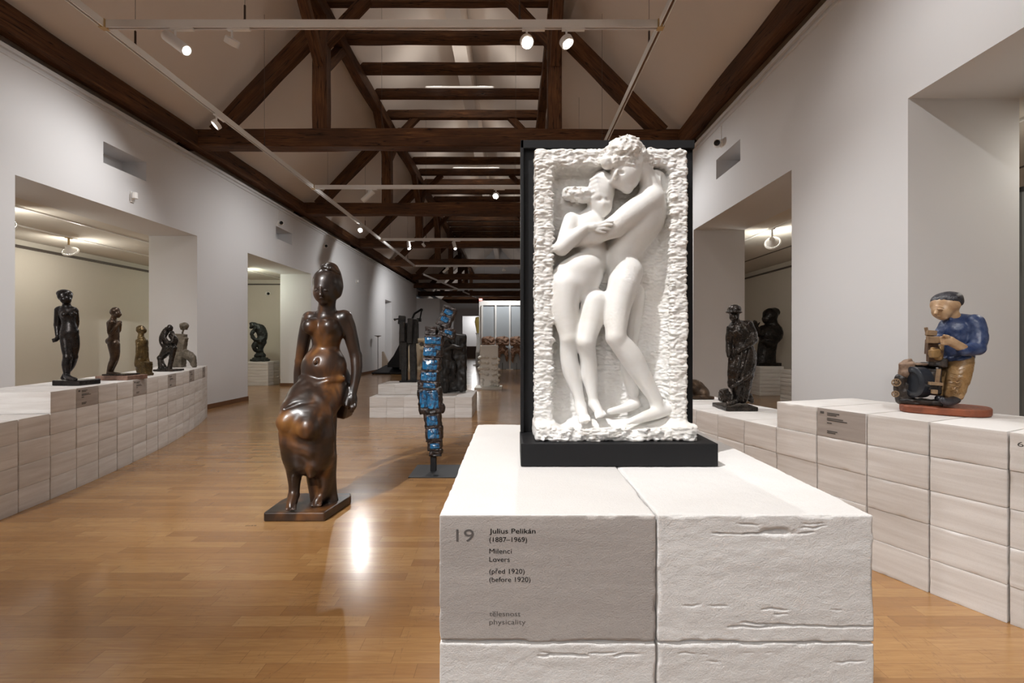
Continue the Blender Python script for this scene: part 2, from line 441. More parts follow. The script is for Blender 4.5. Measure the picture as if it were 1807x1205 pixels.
M['floor'] = floor_mat()
def block_mat(name, a, b, streak=.5, hi=False):
    x = N(name); oi = x.n('ShaderNodeObjectInfo')
    tc = x.n('ShaderNodeTexCoord'); ad = x.n('ShaderNodeVectorMath', operation='MULTIPLY_ADD')
    cb = x.n('ShaderNodeCombineXYZ')
    for i in range(3): x.l(oi.outputs['Random'], cb.inputs[i])
    x.l(cb.outputs[0], ad.inputs[0]); ad.inputs[1].default_value = (31, 17, 23); x.l(tc.outputs['Object'], ad.inputs[2])
    def mp(s):
        m_ = x.n('ShaderNodeMapping'); m_.inputs['Scale'].default_value = s; x.l(ad.outputs[0], m_.inputs[0]); return m_.outputs[0]
    st = x.noise(mp((2.2, 2.2, 30)), 1.0, 4, .55, .5)
    c = x.mix(x.ramp(st, (.35, (0, 0, 0)), (.65, (1, 1, 1))), a, b)
    r = x.ramp(oi.outputs['Random'], (0, (.90, .89, .88)), (1, (1, 1, 1)))
    c = x.mix(1.0, c, r, 'MULTIPLY')
    pores = x.n('ShaderNodeTexVoronoi'); pores.inputs['Scale'].default_value = 330 if hi else 200; x.l(tc.outputs['Object'], pores.inputs['Vector'])
    pd = x.ramp(pores.outputs['Distance'], (.12, (0, 0, 0)), (.42, (1, 1, 1)))
    big = x.noise(tc.outputs['Object'], 150, 5, .7)
    c = x.mix(x.math('MULTIPLY', x.math('SUBTRACT', 1.0, pd), .09), c, (.30, .27, .25))
    x.set(c, .95, 0, .15)
    x.bump(x.math('ADD', x.math('MULTIPLY', pd, .12), x.math('ADD', x.math('MULTIPLY', big, .5), x.math('MULTIPLY', x.noise(tc.outputs['Object'], 520, 3, .7), .9))), .55 if hi else .10, .0014); return x.m
M['block'] = block_mat('aerated_concrete', (.80, .785, .77), (.67, .64, .615))
M['block_hi'] = block_mat('aerated_concrete_close', (.79, .785, .775), (.69, .675, .66), hi=True)
M['block_dark'] = block_mat('tinted_label_face', (.45, .41, .385), (.37, .335, .31))
M['block_dark_hi'] = block_mat('tinted_label_face_close', (.50, .47, .45), (.42, .39, .37), hi=True)
def marble():
    x = N('white_marble'); v = x.coord()
    n = x.noise(v, 9, 5, .6, 1.0)
    x.set(x.mix(x.ramp(n, (.4, (0, 0, 0)), (.75, (1, 1, 1))), (.80, .79, .77), (.70, .67, .62)), .42, 0, .4)
    x.b.inputs['Subsurface Weight'].default_value = .05; x.b.inputs['Subsurface Radius'].default_value = (.012, .009, .006); x.b.inputs['Subsurface Scale'].default_value = .4
    x.bump(x.noise(v, 420, 4, .6), .14, .0012); return x.m
M['marble'] = marble()
def bronze(name, a, b, r0=.22, r1=.45, metal=.55, sc=14, bump=.25):
    x = N(name); v = x.coord(); n = x.noise(v, sc, 5, .6, .4); n2 = x.noise(v, sc*6, 4)
    x.set(x.mix(x.ramp(n, (.38, (0, 0, 0)), (.66, (1, 1, 1))), a, b), x.ramp(n2, (.3, (r0,)*3), (.7, (r1,)*3)), metal, .5)
    x.bump(n2, bump, .003); return x.m
M['bronze_black'] = bronze('black_bronze', (.010, .009, .009), (.028, .022, .02))
M['bronze_dark'] = bronze('dark_bronze', (.018, .015, .013), (.05, .038, .03), .18, .4)
M['bronze_brown'] = bronze('brown_bronze', (.045, .028, .018), (.10, .062, .036), .25, .5)
M['bronze_gold'] = bronze('golden_bronze', (.06, .038, .014), (.16, .105, .038), .22, .45)
M['bronze_grey'] = bronze('grey_brown_bronze', (.09, .075, .055), (.20, .165, .125), .4, .6, .3)
M['bronze_matt'] = bronze('matt_black_bronze', (.012, .014, .013), (.03, .034, .03), .4, .6, .3)
M['charred'] = bronze('charred_wood', (.006, .006, .006), (.026, .024, .022), .4, .7, .05, 22, .8)
M['stele'] = bronze('dark_cast_stele', (.010, .010, .010), (.035, .032, .030), .3, .5, .3, 12, .6)
M['redstone'] = bronze('red_brown_marble', (.16, .09, .065), (.28, .17, .125), .3, .4, 0, 30, .05)
M['terracotta'] = bronze('brown_clay', (.17, .095, .06), (.34, .20, .13), .6, .8, 0, 16, .4)
M['cream'] = plain('cream_wood', (.62, .54, .40), .45, bump=.1)
M['plaster'] = plain('white_plaster', (.78, .77, .73), .6, bump=.2)
def walnut():
    x = N('polished_walnut'); v = x.coord((1, 1, .6)); n = x.noise(v, 5.5, 3, .5, .5)
    g = x.noise(x.coord((14, 14, 2.2)), 3, 5, .6)
    c = x.ramp(n, (.38, (.010, .007, .006)), (.50, (.034, .016, .009)), (.60, (.125, .050, .015)), (.72, (.27, .12, .03)))
    c = x.mix(x.math('MULTIPLY', g, .5), c, (.03, .016, .010))
    x.set(c, .36, 0, .45, .22, .22); x.bump(g, .10, .003); return x.m
M['walnut'] = walnut()
def enamel():
    x = N('blue_enamel'); v = x.coord(); n = x.noise(v, 16, 5, .65, 1.2)
    c = x.ramp(n, (.36, (.006, .008, .012)), (.47, (.010, .06, .14)), (.60, (.015, .17, .38)), (.80, (.05, .32, .58)))
    x.set(c, .13, 0, .6, .5, .05); x.bump(n, .4, .004); return x.m
M['enamel'] = enamel()
M['segment'] = bronze('blackened_ceramic', (.008, .007, .008), (.045, .028, .022), .25, .5, .2, 26, .8)
# ================================================================ THE HALL
XL, XR = -4.98, 2.72          # wall faces
TH = .765                     # wall thickness
WT = 4.02                     # wall top
Y0, Y1 = -9.0, 37.0
RIDGE_X = -1.14
def structure(o): o['kind'] = 'structure'; return o
structure(MB().box(-8.4, 6.0, Y0, Y1, -.2, 0).build('floor', M['floor']))

def wall_grid(name, xf, sgn, yb, zb, depth, mat):
    "wall whose visible face lies at xf; sgn is the way into the wall; depth(y, z) is the recess there, None goes through"
    ny, nz = len(yb)-1, len(zb)-1; m = MB()
    D = [[depth((yb[i]+yb[i+1])/2, (zb[j]+zb[j+1])/2) for j in range(nz)] for i in range(ny)]
    dd = lambda v: TH if v is None else v
    for i in range(ny):
        for j in range(nz):
            y0, y1, z0, z1 = yb[i], yb[i+1], zb[j], zb[j+1]
            if D[i][j] is not None:
                for X in (xf+sgn*D[i][j], xf+sgn*TH): m.add([(X, y0, z0), (X, y1, z0), (X, y1, z1), (X, y0, z1)], [[0, 1, 2, 3]])
            if i+1 < ny and dd(D[i][j]) != dd(D[i+1][j]):
                a, b = xf+sgn*dd(D[i][j]), xf+sgn*dd(D[i+1][j]); m.add([(a, y1, z0), (b, y1, z0), (b, y1, z1), (a, y1, z1)], [[0, 1, 2, 3]])
            if j+1 < nz and dd(D[i][j]) != dd(D[i][j+1]):
                a, b = xf+sgn*dd(D[i][j]), xf+sgn*dd(D[i][j+1]); m.add([(a, y0, z1), (b, y0, z1), (b, y1, z1), (a, y1, z1)], [[0, 1, 2, 3]])
    t = xf+sgn*TH
    m.add([(xf, yb[0], zb[-1]), (t, yb[0], zb[-1]), (t, yb[-1], zb[-1]), (xf, yb[-1], zb[-1])], [[0, 1, 2, 3]])
    return structure(m.build(name, mat))
OPZ = 2.775
openL = [(4.77, 7.53), (8.97, 11.80)]; openR = [(.55, 3.27), (4.63, 7.13), (8.6, 11.4)]
nichL = [(5.80, 6.48), (10.04, 10.78)]; nichR = [(5.67, 6.34)]
def dl(y, z):
    if z < OPZ and any(a < y < b for a, b in openL): return None
    if 3.285 < z < 3.545 and any(a < y < b for a, b in nichL): return .32
    if z < 2.75 and 18.7 < y < 19.7: return .30
    return 0
def dr(y, z):
    if z < OPZ and any(a < y < b for a, b in openR): return None
    if 3.26 < z < 3.52 and any(a < y < b for a, b in nichR): return .32
    return 0
wall_grid('wall_left', XL, -1, sorted([Y0, 24.8, 18.7, 19.7]+[v for p in openL+nichL for v in p]), [0, 2.75, OPZ, 3.285, 3.545, WT], dl, M['wall'])
wall_grid('wall_right', XR, 1, sorted([Y0, Y1]+[v for p in openR+nichR for v in p]), [0, OPZ, 3.26, 3.52, WT], dr, M['wall'])
structure(MB().box(-8.4, 6.0, Y0-.2, Y0, 0, 9).build('wall_back', M['wall']))
# the hall narrows far away
m = MB().box(-5.75, -3.76, 24.8, 31.5, 0, 3.35); structure(m.build('wall_recess', M['wall']))
m = MB().box(-3.76, -3.28, 31.5, 31.8, 0, 3.3).box(-2.19, XR, 31.5, 31.8, 0, 3.3).box(-3.28, -2.19, 31.5, 31.8, 2.79, 3.3)
structure(m.build('wall_far', M['wall']))
structure(MB().box(-4.6, -.5, 34.0, 34.2, 0, 3.3).build('wall_beyond', M['wall']))
structure(MB().prism([(-5.8, 0), (3.5, 0), (3.5, 4.1), (RIDGE_X, 8.8), (-5.8, 4.1)], Y1-.2, Y1).build('wall_gable', M['wall']))
# roof slopes, plastered
sl = 1.09; zr = 8.54
def slope(name, side):
    xe = RIDGE_X+side*4.35; ze = zr-4.35*sl
    m = MB().add([(RIDGE_X, Y0, zr), (RIDGE_X, Y1, zr), (xe, Y1, ze), (xe, Y0, ze), (RIDGE_X, Y0, zr+.15), (RIDGE_X, Y1, zr+.15), (xe, Y1, ze+.15), (xe, Y0, ze+.15)],
                 [[0, 1, 2, 3], [4, 7, 6, 5], [0, 4, 5, 1], [2, 6, 7, 3], [0, 3, 7, 4], [1, 5, 6, 2]])
    return structure(m.build(name, M['ceil']))
slope('ceiling_left_slope', -1); slope('ceiling_right_slope', 1)
structure(MB().box(RIDGE_X-.15, RIDGE_X+.15, Y0, Y1, 7.45, 8.5).build('ceiling_ridge_box', M['ceil']))
structure(MB().box(-6.2, XL-.02, Y0, Y1, WT+.001, WT+.03).box(XR+.02, 3.6, Y0, Y1, WT+.001, WT+.03).build('ceiling_eaves_boards', M['black']))
# side rooms
LZ = 2.80
structure(MB().box(-8.4, XL-TH, 0, 13.4, LZ, LZ+.1).build('ceiling_left_room', M['roomceil']))
structure(MB().box(-8.4, -8.2, 0, 13.4, 0, LZ).box(-8.2, XL-TH, 13.1, 13.4, 0, LZ).box(-8.2, XL-TH, -.2, 0, 0, LZ).build('wall_left_room', M['roomwall']))
structure(MB().box(XR+TH, 6.0, 0, 12.2, LZ, LZ+.1).build('ceiling_right_room', M['roomceil']))
structure(MB().box(5.84, 6.0, 0, 12.2, 0, LZ).box(XR+TH, 5.84, 12.0, 12.2, 0, LZ).box(XR+TH, 5.84, -.2, 0, 0, LZ).build('wall_right_room', M['roomwall']))
# rails and skirting
m = MB()
for a, b in ((Y0, 4.77), (7.53, 8.97), (11.8, 18.7), (19.7, 24.8)): m.box(XL, XL+.018, a, b, 0, .075)
for a, b in openL: m.box(XL-TH, XL, b, b-.018, 0, .075)
structure(m.build('baseboard_left', M['base']))
m = MB()
for a, b in ((Y0, .55), (3.27, 4.63), (7.13, 8.6), (11.4, Y1)): m.box(XR-.018, XR, a, b, 0, .075)
structure(m.build('baseboard_right', M['base']))
structure(MB().box(-8.2, -8.185, 0, 13.1, 0, .075).box(-8.2, XL-TH, 13.085, 13.1, 0, .075).box(5.825, 5.84, 0, 12, 0, .075).build('baseboard_side_rooms', M['base']))
structure(MB().box(XL, XL+.035, Y0, 24.8, WT-.045, WT-.005).box(XL, XL+.02, Y0, 24.8, WT-.10, WT-.085).build('trim_1', M['wall']))
structure(MB().box(XR-.035, XR, Y0, Y1, WT-.045, WT-.005).box(XR-.02, XR, Y0, Y1, WT-.10, WT-.085).build('trim_2', M['wall']))
structure(MB().box(-8.2, -8.14, 0, 13.1, 2.66, 2.70).box(-8.2, XL-TH, 13.06, 13.1, 2.66, 2.69).build('trim_3', M['wire']))
structure(MB().box(5.80, 5.84, 0, 12, 2.66, 2.69).build('trim_4', M['wire']))
structure(MB().box(4.93, 4.95, 0, 12, 2.788, 2.802).build('trim_5', M['wire']))
# door far down the left wall
d = structure(MB().box(XL-.29, XL-.26, 18.72, 19.68, .01, 2.70).build('door_1', M['wall']))
MB().box(XL-.26, XL-.22, 18.72, 18.95, 0, 2.70).build('dark_gap', M['black'], d)
MB().box(XL-.27, XL-.23, 19.5, 19.56, 1.0, 1.04).build('door_handle', M['dark'], d)
pn = MB().box(4.34, 5.5, 4.05, 4.12, 0, 2.38).build('display_panel', M['greypanel'])
pn.data.materials[0] = plain('grey_panel', (.16, .17, .17), .5)
tag(pn, 'tall grey display panel in the right side room at the photo edge', 'panel')
MB().box(4.33, 5.51, 4.04, 4.13, 2.38, 2.42).build('panel_rail', M['dark'], pn)

# ---------------------------------------------------------------- roof timbers
def timber(name, a, b, w_, h_, parent=None, up=(0, 0, 1), jit=.008, seed=0, label=None, cat='beam', group=None):
    "hewn beam from a to b; mesh along local x so that the grain follows it"
    a = Vector(a); b = Vector(b); L = (b-a).length; x = (b-a).normalized(); y = Vector(up).cross(x).normalized(); z = x.cross(y)
    n = max(3, int(L/.22)); m = 5; V = []; Fc = []
    ring = []
    bw, bh = w_/2, h_/2; c = min(w_, h_)*.06
    for (u, v) in ((-bw+c, -bh), (0, -bh), (bw-c, -bh), (bw, -bh+c), (bw, 0), (bw, bh-c), (bw-c, bh), (0, bh), (-bw+c, bh), (-bw, bh-c), (-bw, 0), (-bw, -bh+c)): ring.append((u, v))
    k = len(ring); t = np.linspace(0, L, n+1)
    for i, s in enumerate(t):
        for j, (u, v) in enumerate(ring):
            q = vnoise(np.array([s*1.7+seed*3.1]), np.array([u*9+seed]), np.array([v*9]), 5)[0]
            q2 = vnoise(np.array([s*.6+seed]), np.array([seed*1.7]), np.array([.5]), 9)[0]
            f = 1+q*jit/max(.08, max(w_, h_)/2)
            V.append((s, u*f+q2*jit*.8, v*f+q2*jit*.5))
    for i in range(n):
        for j in range(k): Fc.append([i*k+j, i*k+(j+1) % k, (i+1)*k+(j+1) % k, (i+1)*k+j])
    Fc += [list(range(k))[::-1], list(range(n*k, n*k+k))]
    me = bpy.data.meshes.new(name); me.from_pydata(V, [], Fc); me.materials.append(M['beam']); me.update()
    o = bpy.data.objects.new(name, me); C.objects.link(o)
    R = Matrix((x, y, z)).transposed().to_4x4()
    if parent is not None:
        o.parent = parent; o.matrix_basis = Matrix.Translation(a-parent.location) @ R
    else: o.matrix_basis = Matrix.Translation(a) @ R
    if label: tag(o, label, cat, group)
    return o
PX = (-2.98, .665); PZ = (6.15, 6.40)           # purlins
SPAN = (-5.2, 2.95)
ORD = ['first', 'second', 'third', 'fourth', 'fifth', 'sixth', 'seventh', 'eighth', 'ninth', 'tenth', 'eleventh', 'twelfth', 'thirteenth', 'fourteenth', 'fifteenth', 'sixteenth', 'seventeenth', 'eighteenth', 'nineteenth', 'twentieth']
TRUSS = [3.55, 7.45, 11.36, 15.3, 19.1, 23.2, 27.2, 31.0, 34.8]
for i, D in enumerate(TRUSS):
    lab = 'dark timber roof truss overhead, mostly above the frame' if i == 0 else f'dark timber roof truss, {ORD[i-1]} tie beam seen across the hall from the viewer'
    t = empty('roof_truss', (RIDGE_X, D, 4.12), lab, 'roof truss', 'timber roof trusses')
    timber('tie_beam', (SPAN[0], D, 4.255), (SPAN[1], D, 4.255), .24, .27, t, seed=i, jit=.012)
    for s, px in ((-1, PX[0]), (1, PX[1])):
        ox = -4.62 if s < 0 else 2.34
        timber('post', (px, D, 4.38), (px, D, 6.16), .2, .225, t, up=(1, 0, 0), seed=i+s*7)
        timber('strut', (ox, D, 4.36), (px+s*-.02+s*.1, D, 5.98), .17, .23, t, seed=i+s*3+20)
        if i < 6:
            timber('collar_brace', (px-s*.05, D, 5.75), (px-s*.72, D, 6.46), .14, .15, t, seed=i+s+40)
            for q in (-1, 1): timber('purlin_brace', (px+s*.0, D+q*.06, 5.40), (px, D+q*.86, 6.2), .14, .15, t, up=(1, 0, 0), seed=i+q+60)
for s, side in ((0, 'left'), (1, 'right')):
    timber('purlin', (PX[s], Y0+.05, 6.275), (PX[s], Y1-.25, 6.275), .18, .25, seed=70+s, jit=.012, label=f'long dark purlin running down the {side} side of the roof above the posts', cat='beam')
    xs = (-4.93, 2.64)[s]
    timber('wall_plate', (xs, Y0+.05, 4.23), (xs, (24.7, Y1-.25)[s], 4.23), .17, .25, seed=80+s, jit=.012, label=f'long dark beam lying along the top of the {side} wall', cat='beam')
k = 0
ncol = 19
for k in range(-2, ncol):
    D = 7.5+.96*k
    lab = (f'thin dark collar beam high in the roof, {ORD[k]} beyond the nearest visible truss' if k > 0 else ['thin dark collar beam high above, two before the nearest visible truss', 'thin dark collar beam high above, just before the nearest visible truss', 'thin dark collar beam on top of the nearest visible truss'][k+2])
    timber('collar_beam', (PX[0]-.06, D, 6.50), (PX[1]+.06, D, 6.50), .15, .19, seed=100+k, jit=.006, label=lab, cat='beam', group='collar beams under the ridge')
# far arched braces below the tie beams, where the hall is lower
for D, z in ((24.2, 3.95), (26.4, 3.75), (29.5, 3.6)):
    timber('cross_beam', (-5.2, D, z), (2.9, D, z), .22, .24, seed=int(D), label={24.2: 'low dark cross beam where the left wall steps in', 26.4: 'low dark cross beam over the middle of the far passage', 29.5: 'farthest low dark cross beam, before the far wall'}[D], cat='beam')

# ---------------------------------------------------------------- tracks
def track(a, b, label, parent_name='lighting_track'):
    a = Vector(a); b = Vector(b); t = empty(parent_name, a, label, 'lighting track', 'white lighting tracks')
    d = (b-a).normalized(); sd = d.cross(Vector((0, 0, 1))); c = (a+b)/2; L = (b-a).length/2
    m = MB()
    for s in (-1, 1): m.obox(c+sd*s*.0155, d, sd, (0, 0, 1), L, .0035, .034)
    m.obox(c+Vector((0, 0, .018)), d, sd, (0, 0, 1), L, .013, .014)
    m.build('rail', M['white'], t)
    MB().obox(c+Vector((0, 0, -.016)), d, sd, (0, 0, 1), L, .011, .004).build('conductor_slot', M['base'], t)
    n = max(2, int(L*2/2.2)); 
    for i in range(n):
        p = a+(b-a)*((i+.5)/n); up = abs(p.x-RIDGE_X); zc = zr-up*sl
        w_ = MB().tube(p+Vector((0, 0, .03)), (p.x, p.y, zc), .0022, n=5).build('suspension_wire', M['wire'], t)
        MB().tube(p+Vector((0, 0, .05)), p+Vector((0, 0, .17)), .009, n=6).tube(p+Vector((0, 0, .03)), p+Vector((0, 0, .045)), .012, n=6).build('turnbuckle', M['rust'], w_)
    return t
for i, y in enumerate(TRK):
    track((TL+.03, y, TRACK_Z), (TR-.03, y, TRACK_Z), ['white lighting track crossing the hall far behind the viewer', 'white lighting track crossing the hall behind the viewer', 'white lighting track crossing the hall nearest in view', 'white lighting track crossing the hall, second in view', 'white lighting track crossing the hall, third in view', 'white lighting track crossing the hall, fourth in view'][i])
track((TL, -8.5, TRACK_Z), (TL, 17.6, TRACK_Z), 'long white lighting track running down the left side')
track((TR, -8.5, TRACK_Z), (TR, 17.6, TRACK_Z), 'long white lighting track running down the right side')
track((-3.9, 24.6, 3.8), (2.0, 24.6, 3.8), 'white lighting track crossing the far end of the hall')
track((-3.75, 20.2, 3.95), (-2.55, 23.0, 3.6), 'short slanting white lighting track far left')
track((-2.6, 25.2, 3.75), (-1.4, 30.5, 3.55), 'slanting white lighting track before the far wall')
for i, y in enumerate(TRK):
    for x, s in ((TL, 'left'), (TR, 'right')):
        o = MB().box(x-.028, x+.028, y-.028, y+.028, TRACK_Z-.037, TRACK_Z+.037).box(x-.006, x+.006, y-.05, y+.05, TRACK_Z-.03, TRACK_Z+.03).build('track_connector', M['brass'], loc=(x, y, TRACK_Z))
        tag(o, f'ochre corner connector joining the {s} track to cross track {["far behind the viewer", "behind the viewer", "nearest in view", "second in view", "third in view", "fourth in view"][i]}', 'connector', 'ochre track connectors')
glow = {}
def lamp(kind, x, y, aim, watt, cone, g, label, z=TRACK_Z, col=NEUT, scale=1, along=None, group='white spotlights on the tracks'):
    base = Vector((x, y, z)); aim = Vector(aim)
    t = empty('track_spotlight', base, label, 'spotlight', group)
    ax = Vector((0, 1, 0)) if x in (TL, TR) or along == 'y' else Vector((1, 0, 0)); sx = ax.cross(Vector((0, 0, 1)))
    S = scale
    MB().obox(base+ax*.06*S+Vector((0, 0, -.042)), ax, sx, (0, 0, 1), .10*S, .016*S, .010).build('track_adapter', M['white'], t)
    j = base+Vector((0, 0, -.12*S)); MB().tube(base+Vector((0, 0, -.045)), j, .009*S, n=8).build('arm', M['white'], t)
    d = (aim-j).normalized()
    if glow.get(g) is None: glow[g] = emit(f'lamp_glow_{g}', (1, .97, .93), g)
    if kind == 'cylinder':
        r, L = .047*S, .26*S; c = j+Vector((0, 0, -.035*S))
        p0 = c-d*L*.45; prof = [(0, r*.2), (.002, r), (L, r), (L, r*.82), (L-.02, r*.8)]
    else:
        r, L = .060*S, .055*S; c = j+Vector((0, 0, -.03*S)); p0 = c-d*L*.5
        prof = [(0, r*.3), (.004, r*.95), (.01, r), (L, r), (L, r*.86), (L-.012, r*.84)]
    h = smooth_by_angle(MB().lathe(p0, d, prof, 28).build('lamp_head', M['white'], t))
    MB().lathe(p0+d*(L-.014), d, [(0, r*.80), (.003, r*.6), (.004, .001)], 24).build('lens', glow[g], h)
    ld = bpy.data.lights.new('spot', 'SPOT'); ld.energy = watt; ld.spot_size = math.radians(cone); ld.spot_blend = 1.0; ld.color = col; ld.shadow_soft_size = .022
    lo = bpy.data.objects.new('spot', ld); C.objects.link(lo); lo.parent = t
    lo.location = (p0+d*(L+.012))-t.location; lo.rotation_euler = d.to_track_quat('-Z', 'Y').to_euler()
    return t
for a in LAMPS: lamp(*a)
# lamps of the side rooms: flared reflector heads on ceiling tracks
def flood(x, y, aim, watt, label, col, zc=LZ):
    base = Vector((x, y, zc)); aim = Vector(aim); t = empty('flood_lamp', base, label, 'lamp', 'flood lamps of the side rooms')
    MB().box(x-.02, x+.02, y-.05, y+.05, zc-.03, zc-.018).tube((x, y, zc-.03), (x, y, zc-.15), .014, n=8).build('arm', M['brass'] if x < 0 else M['white'], t)
    c = Vector((x, y, zc-.19)); d = (aim-c).normalized()
    h = smooth_by_angle(MB().lathe(c-d*.05, d, [(0, .02), (.004, .035), (.05, .045), (.11, .115), (.115, .115), (.11, .10)], 28).build('reflector', M['white'], t))
    MB().lathe(c+d*.045, d, [(0, .098), (.012, .085), (.02, .04), (.021, .001)], 24).build('bulb', emit('bulb_'+label[:5]+str(y), (1, .99, .90), 14), h)
    ld = bpy.data.lights.new('bulb_light', 'POINT'); ld.energy = watt; ld.color = col; ld.shadow_soft_size = .09
    lo = bpy.data.objects.new('bulb_light', ld); C.objects.link(lo); lo.parent = t; lo.location = c+d*.19-t.location
for x, w_ in ((-6.2, 'nearer'), (-7.17, 'farther')):
    tag(MB().box(x-.015, x+.015, .05, 13.0, LZ-.018, LZ-.001).build('lighting_track', M['white'], loc=(x, 6, LZ)), f'{w_} thin white ceiling track in the left side room', 'lighting track')
tag(MB().box(3.865, 3.895, .05, 11.9, LZ-.018, LZ-.001).build('lighting_track', M['white'], loc=(3.88, 6, LZ)), 'thin white ceiling track in the right side room', 'lighting track')
GREEN = (1, .95, .84)
flood(-6.2, 5.85, (-8.2, 6.6, .9), 12, 'glowing flood lamp nearest in left side room, at opening corner', GREEN)
flood(-7.17, 7.7, (-7.6, 9.2, 1.2), 11, 'glowing flood lamp farther in left side room, above black statuette', GREEN)
flood(-6.2, 10.9, (-6.6, 12.6, 1.0), 13, 'flood lamp in left side room over the stooping bronze figure', (.95, 1, .82))
flood(3.88, 7.1, (5.6, 9.5, 1.2), 12, 'glowing round flood lamp seen through the right opening', (1, .96, .86))
flood(3.88, 3.0, (5.4, 2.2, 1.0), 12, 'flood lamp in right side room at the photo edge', (1, .96, .86))
ld = bpy.data.lights.new('far_room_lamp', 'POINT'); ld.energy = 40; ld.shadow_soft_size = .15; ld.color = NEUT
lo = bpy.data.objects.new('far_room_lamp', ld); C.objects.link(lo); lo.location = (-2.6, 32.9, 2.6)
# roof battens; all but the third-collar one are added to brighten the ceiling
def batten(y, z, label, watt=42):
    t = empty('batten_light', (RIDGE_X, y, z), label, 'lamp', 'white batten lights high in the roof')
    MB().box(RIDGE_X-.75, RIDGE_X+.75, y-.04, y+.04, z, z+.05).build('housing', M['white'], t)
    MB().tube((RIDGE_X-.72, y-.055, z+.03), (RIDGE_X+.72, y-.055, z+.03), .014, n=10).build('tube', emit('tube_glow', (1, .93, .84), .35), t)
    for dx in (-.5, .5):
        ld = bpy.data.lights.new('tube_light', 'POINT'); ld.energy = watt/2; ld.color = (1, .95, .89); ld.shadow_soft_size = .12
        lo = bpy.data.objects.new('tube_light', ld); C.objects.link(lo); lo.parent = t; lo.location = (dx, -.02, .20)
for k, y in enumerate((5.58, 10.38, 15.18, 19.98)): batten(y, 6.597, ['white batten light on a collar beam just above the frame', 'thin white batten light on the third collar beam', 'white batten light on a collar beam in the middle of the roof', 'white batten light on a far collar beam'][k], (16, 10, 10, 10)[k])  # only the third-collar fitting is known, the others are added light
batten(.6, 7.38, 'white batten light under the ridge above the viewer', 36); batten(-4.6, 7.38, 'white batten light under the ridge behind the viewer', 36)  # unseen fittings added to lift the ceiling brightness
# wall cameras and sensors
def wall_camera(x, y, z, side, label, nd=None):
    t = empty('security_camera', (x, y, z), label, 'camera', 'white security cameras')
    MB().lathe((x, y, z), (side, 0, 0), [(0, .055), (.012, .055), (.02, .04)], 20).build('mount', M['white'], t)
    d = Vector(nd or (side*.45, -.85, -.1)).normalized(); c = Vector((x+side*.06, y, z))
    smooth_by_angle(MB().lathe(c-d*.055, d, [(0, .012), (.01, .038), (.03, .05), (.075, .05), (.095, .043)], 24).build('housing', M['white'], t))
    smooth_by_angle(MB().lathe(c+d*.039, d, [(0, .038), (.012, .032), (.02, .015), (.021, .001)], 20).build('camera_lens', M['lensdark'], t))
    if abs(x) < 5.5: MB().tube((x+side*.004, y+.01, z+.05), (x+side*.004, y+.01, WT-.1), .004, n=6).build('cable', M['white'], t)
wall_camera(XR, 6.17, 3.67, -1, 'white security camera above the niche on the right wall')
wall_camera(XL, 10.15, 3.63, 1, 'white security camera above the second niche on the left wall')
wall_camera(XL, 12.6, 3.63, 1, 'white security camera left wall, beyond the seam after the second opening')
wall_camera(-6.75, 13.08, 2.42, 1, 'white security camera in left side room above the stooping figure', (.35, -1, -.15))
def sensor(y, z, label):
    t = empty('wall_sensor', (XL, y, z), label, 'sensor', 'small white wall sensors')
    MB().box(XL, XL+.022, y-.03, y+.03, z-.075, z+.065).build('back_plate', M['white'], t, bevel=.004)
    smooth_by_angle(MB().tube((XL+.06, y-.02, z-.03), (XL+.06, y-.02, z+.045), .034, n=20).obox((XL+.03, y-.01, z+.01), (1, 0, 0), (0, 1, 0), (0, 0, 1), .03, .015, .02).build('housing', M['white'], t))
sensor(6.23, 3.0, 'small white sensor on the left wall above first opening')
sensor(15.2, 3.02, 'small white sensor on the left wall behind the wooden woman head')
def lintel_mark(): pass
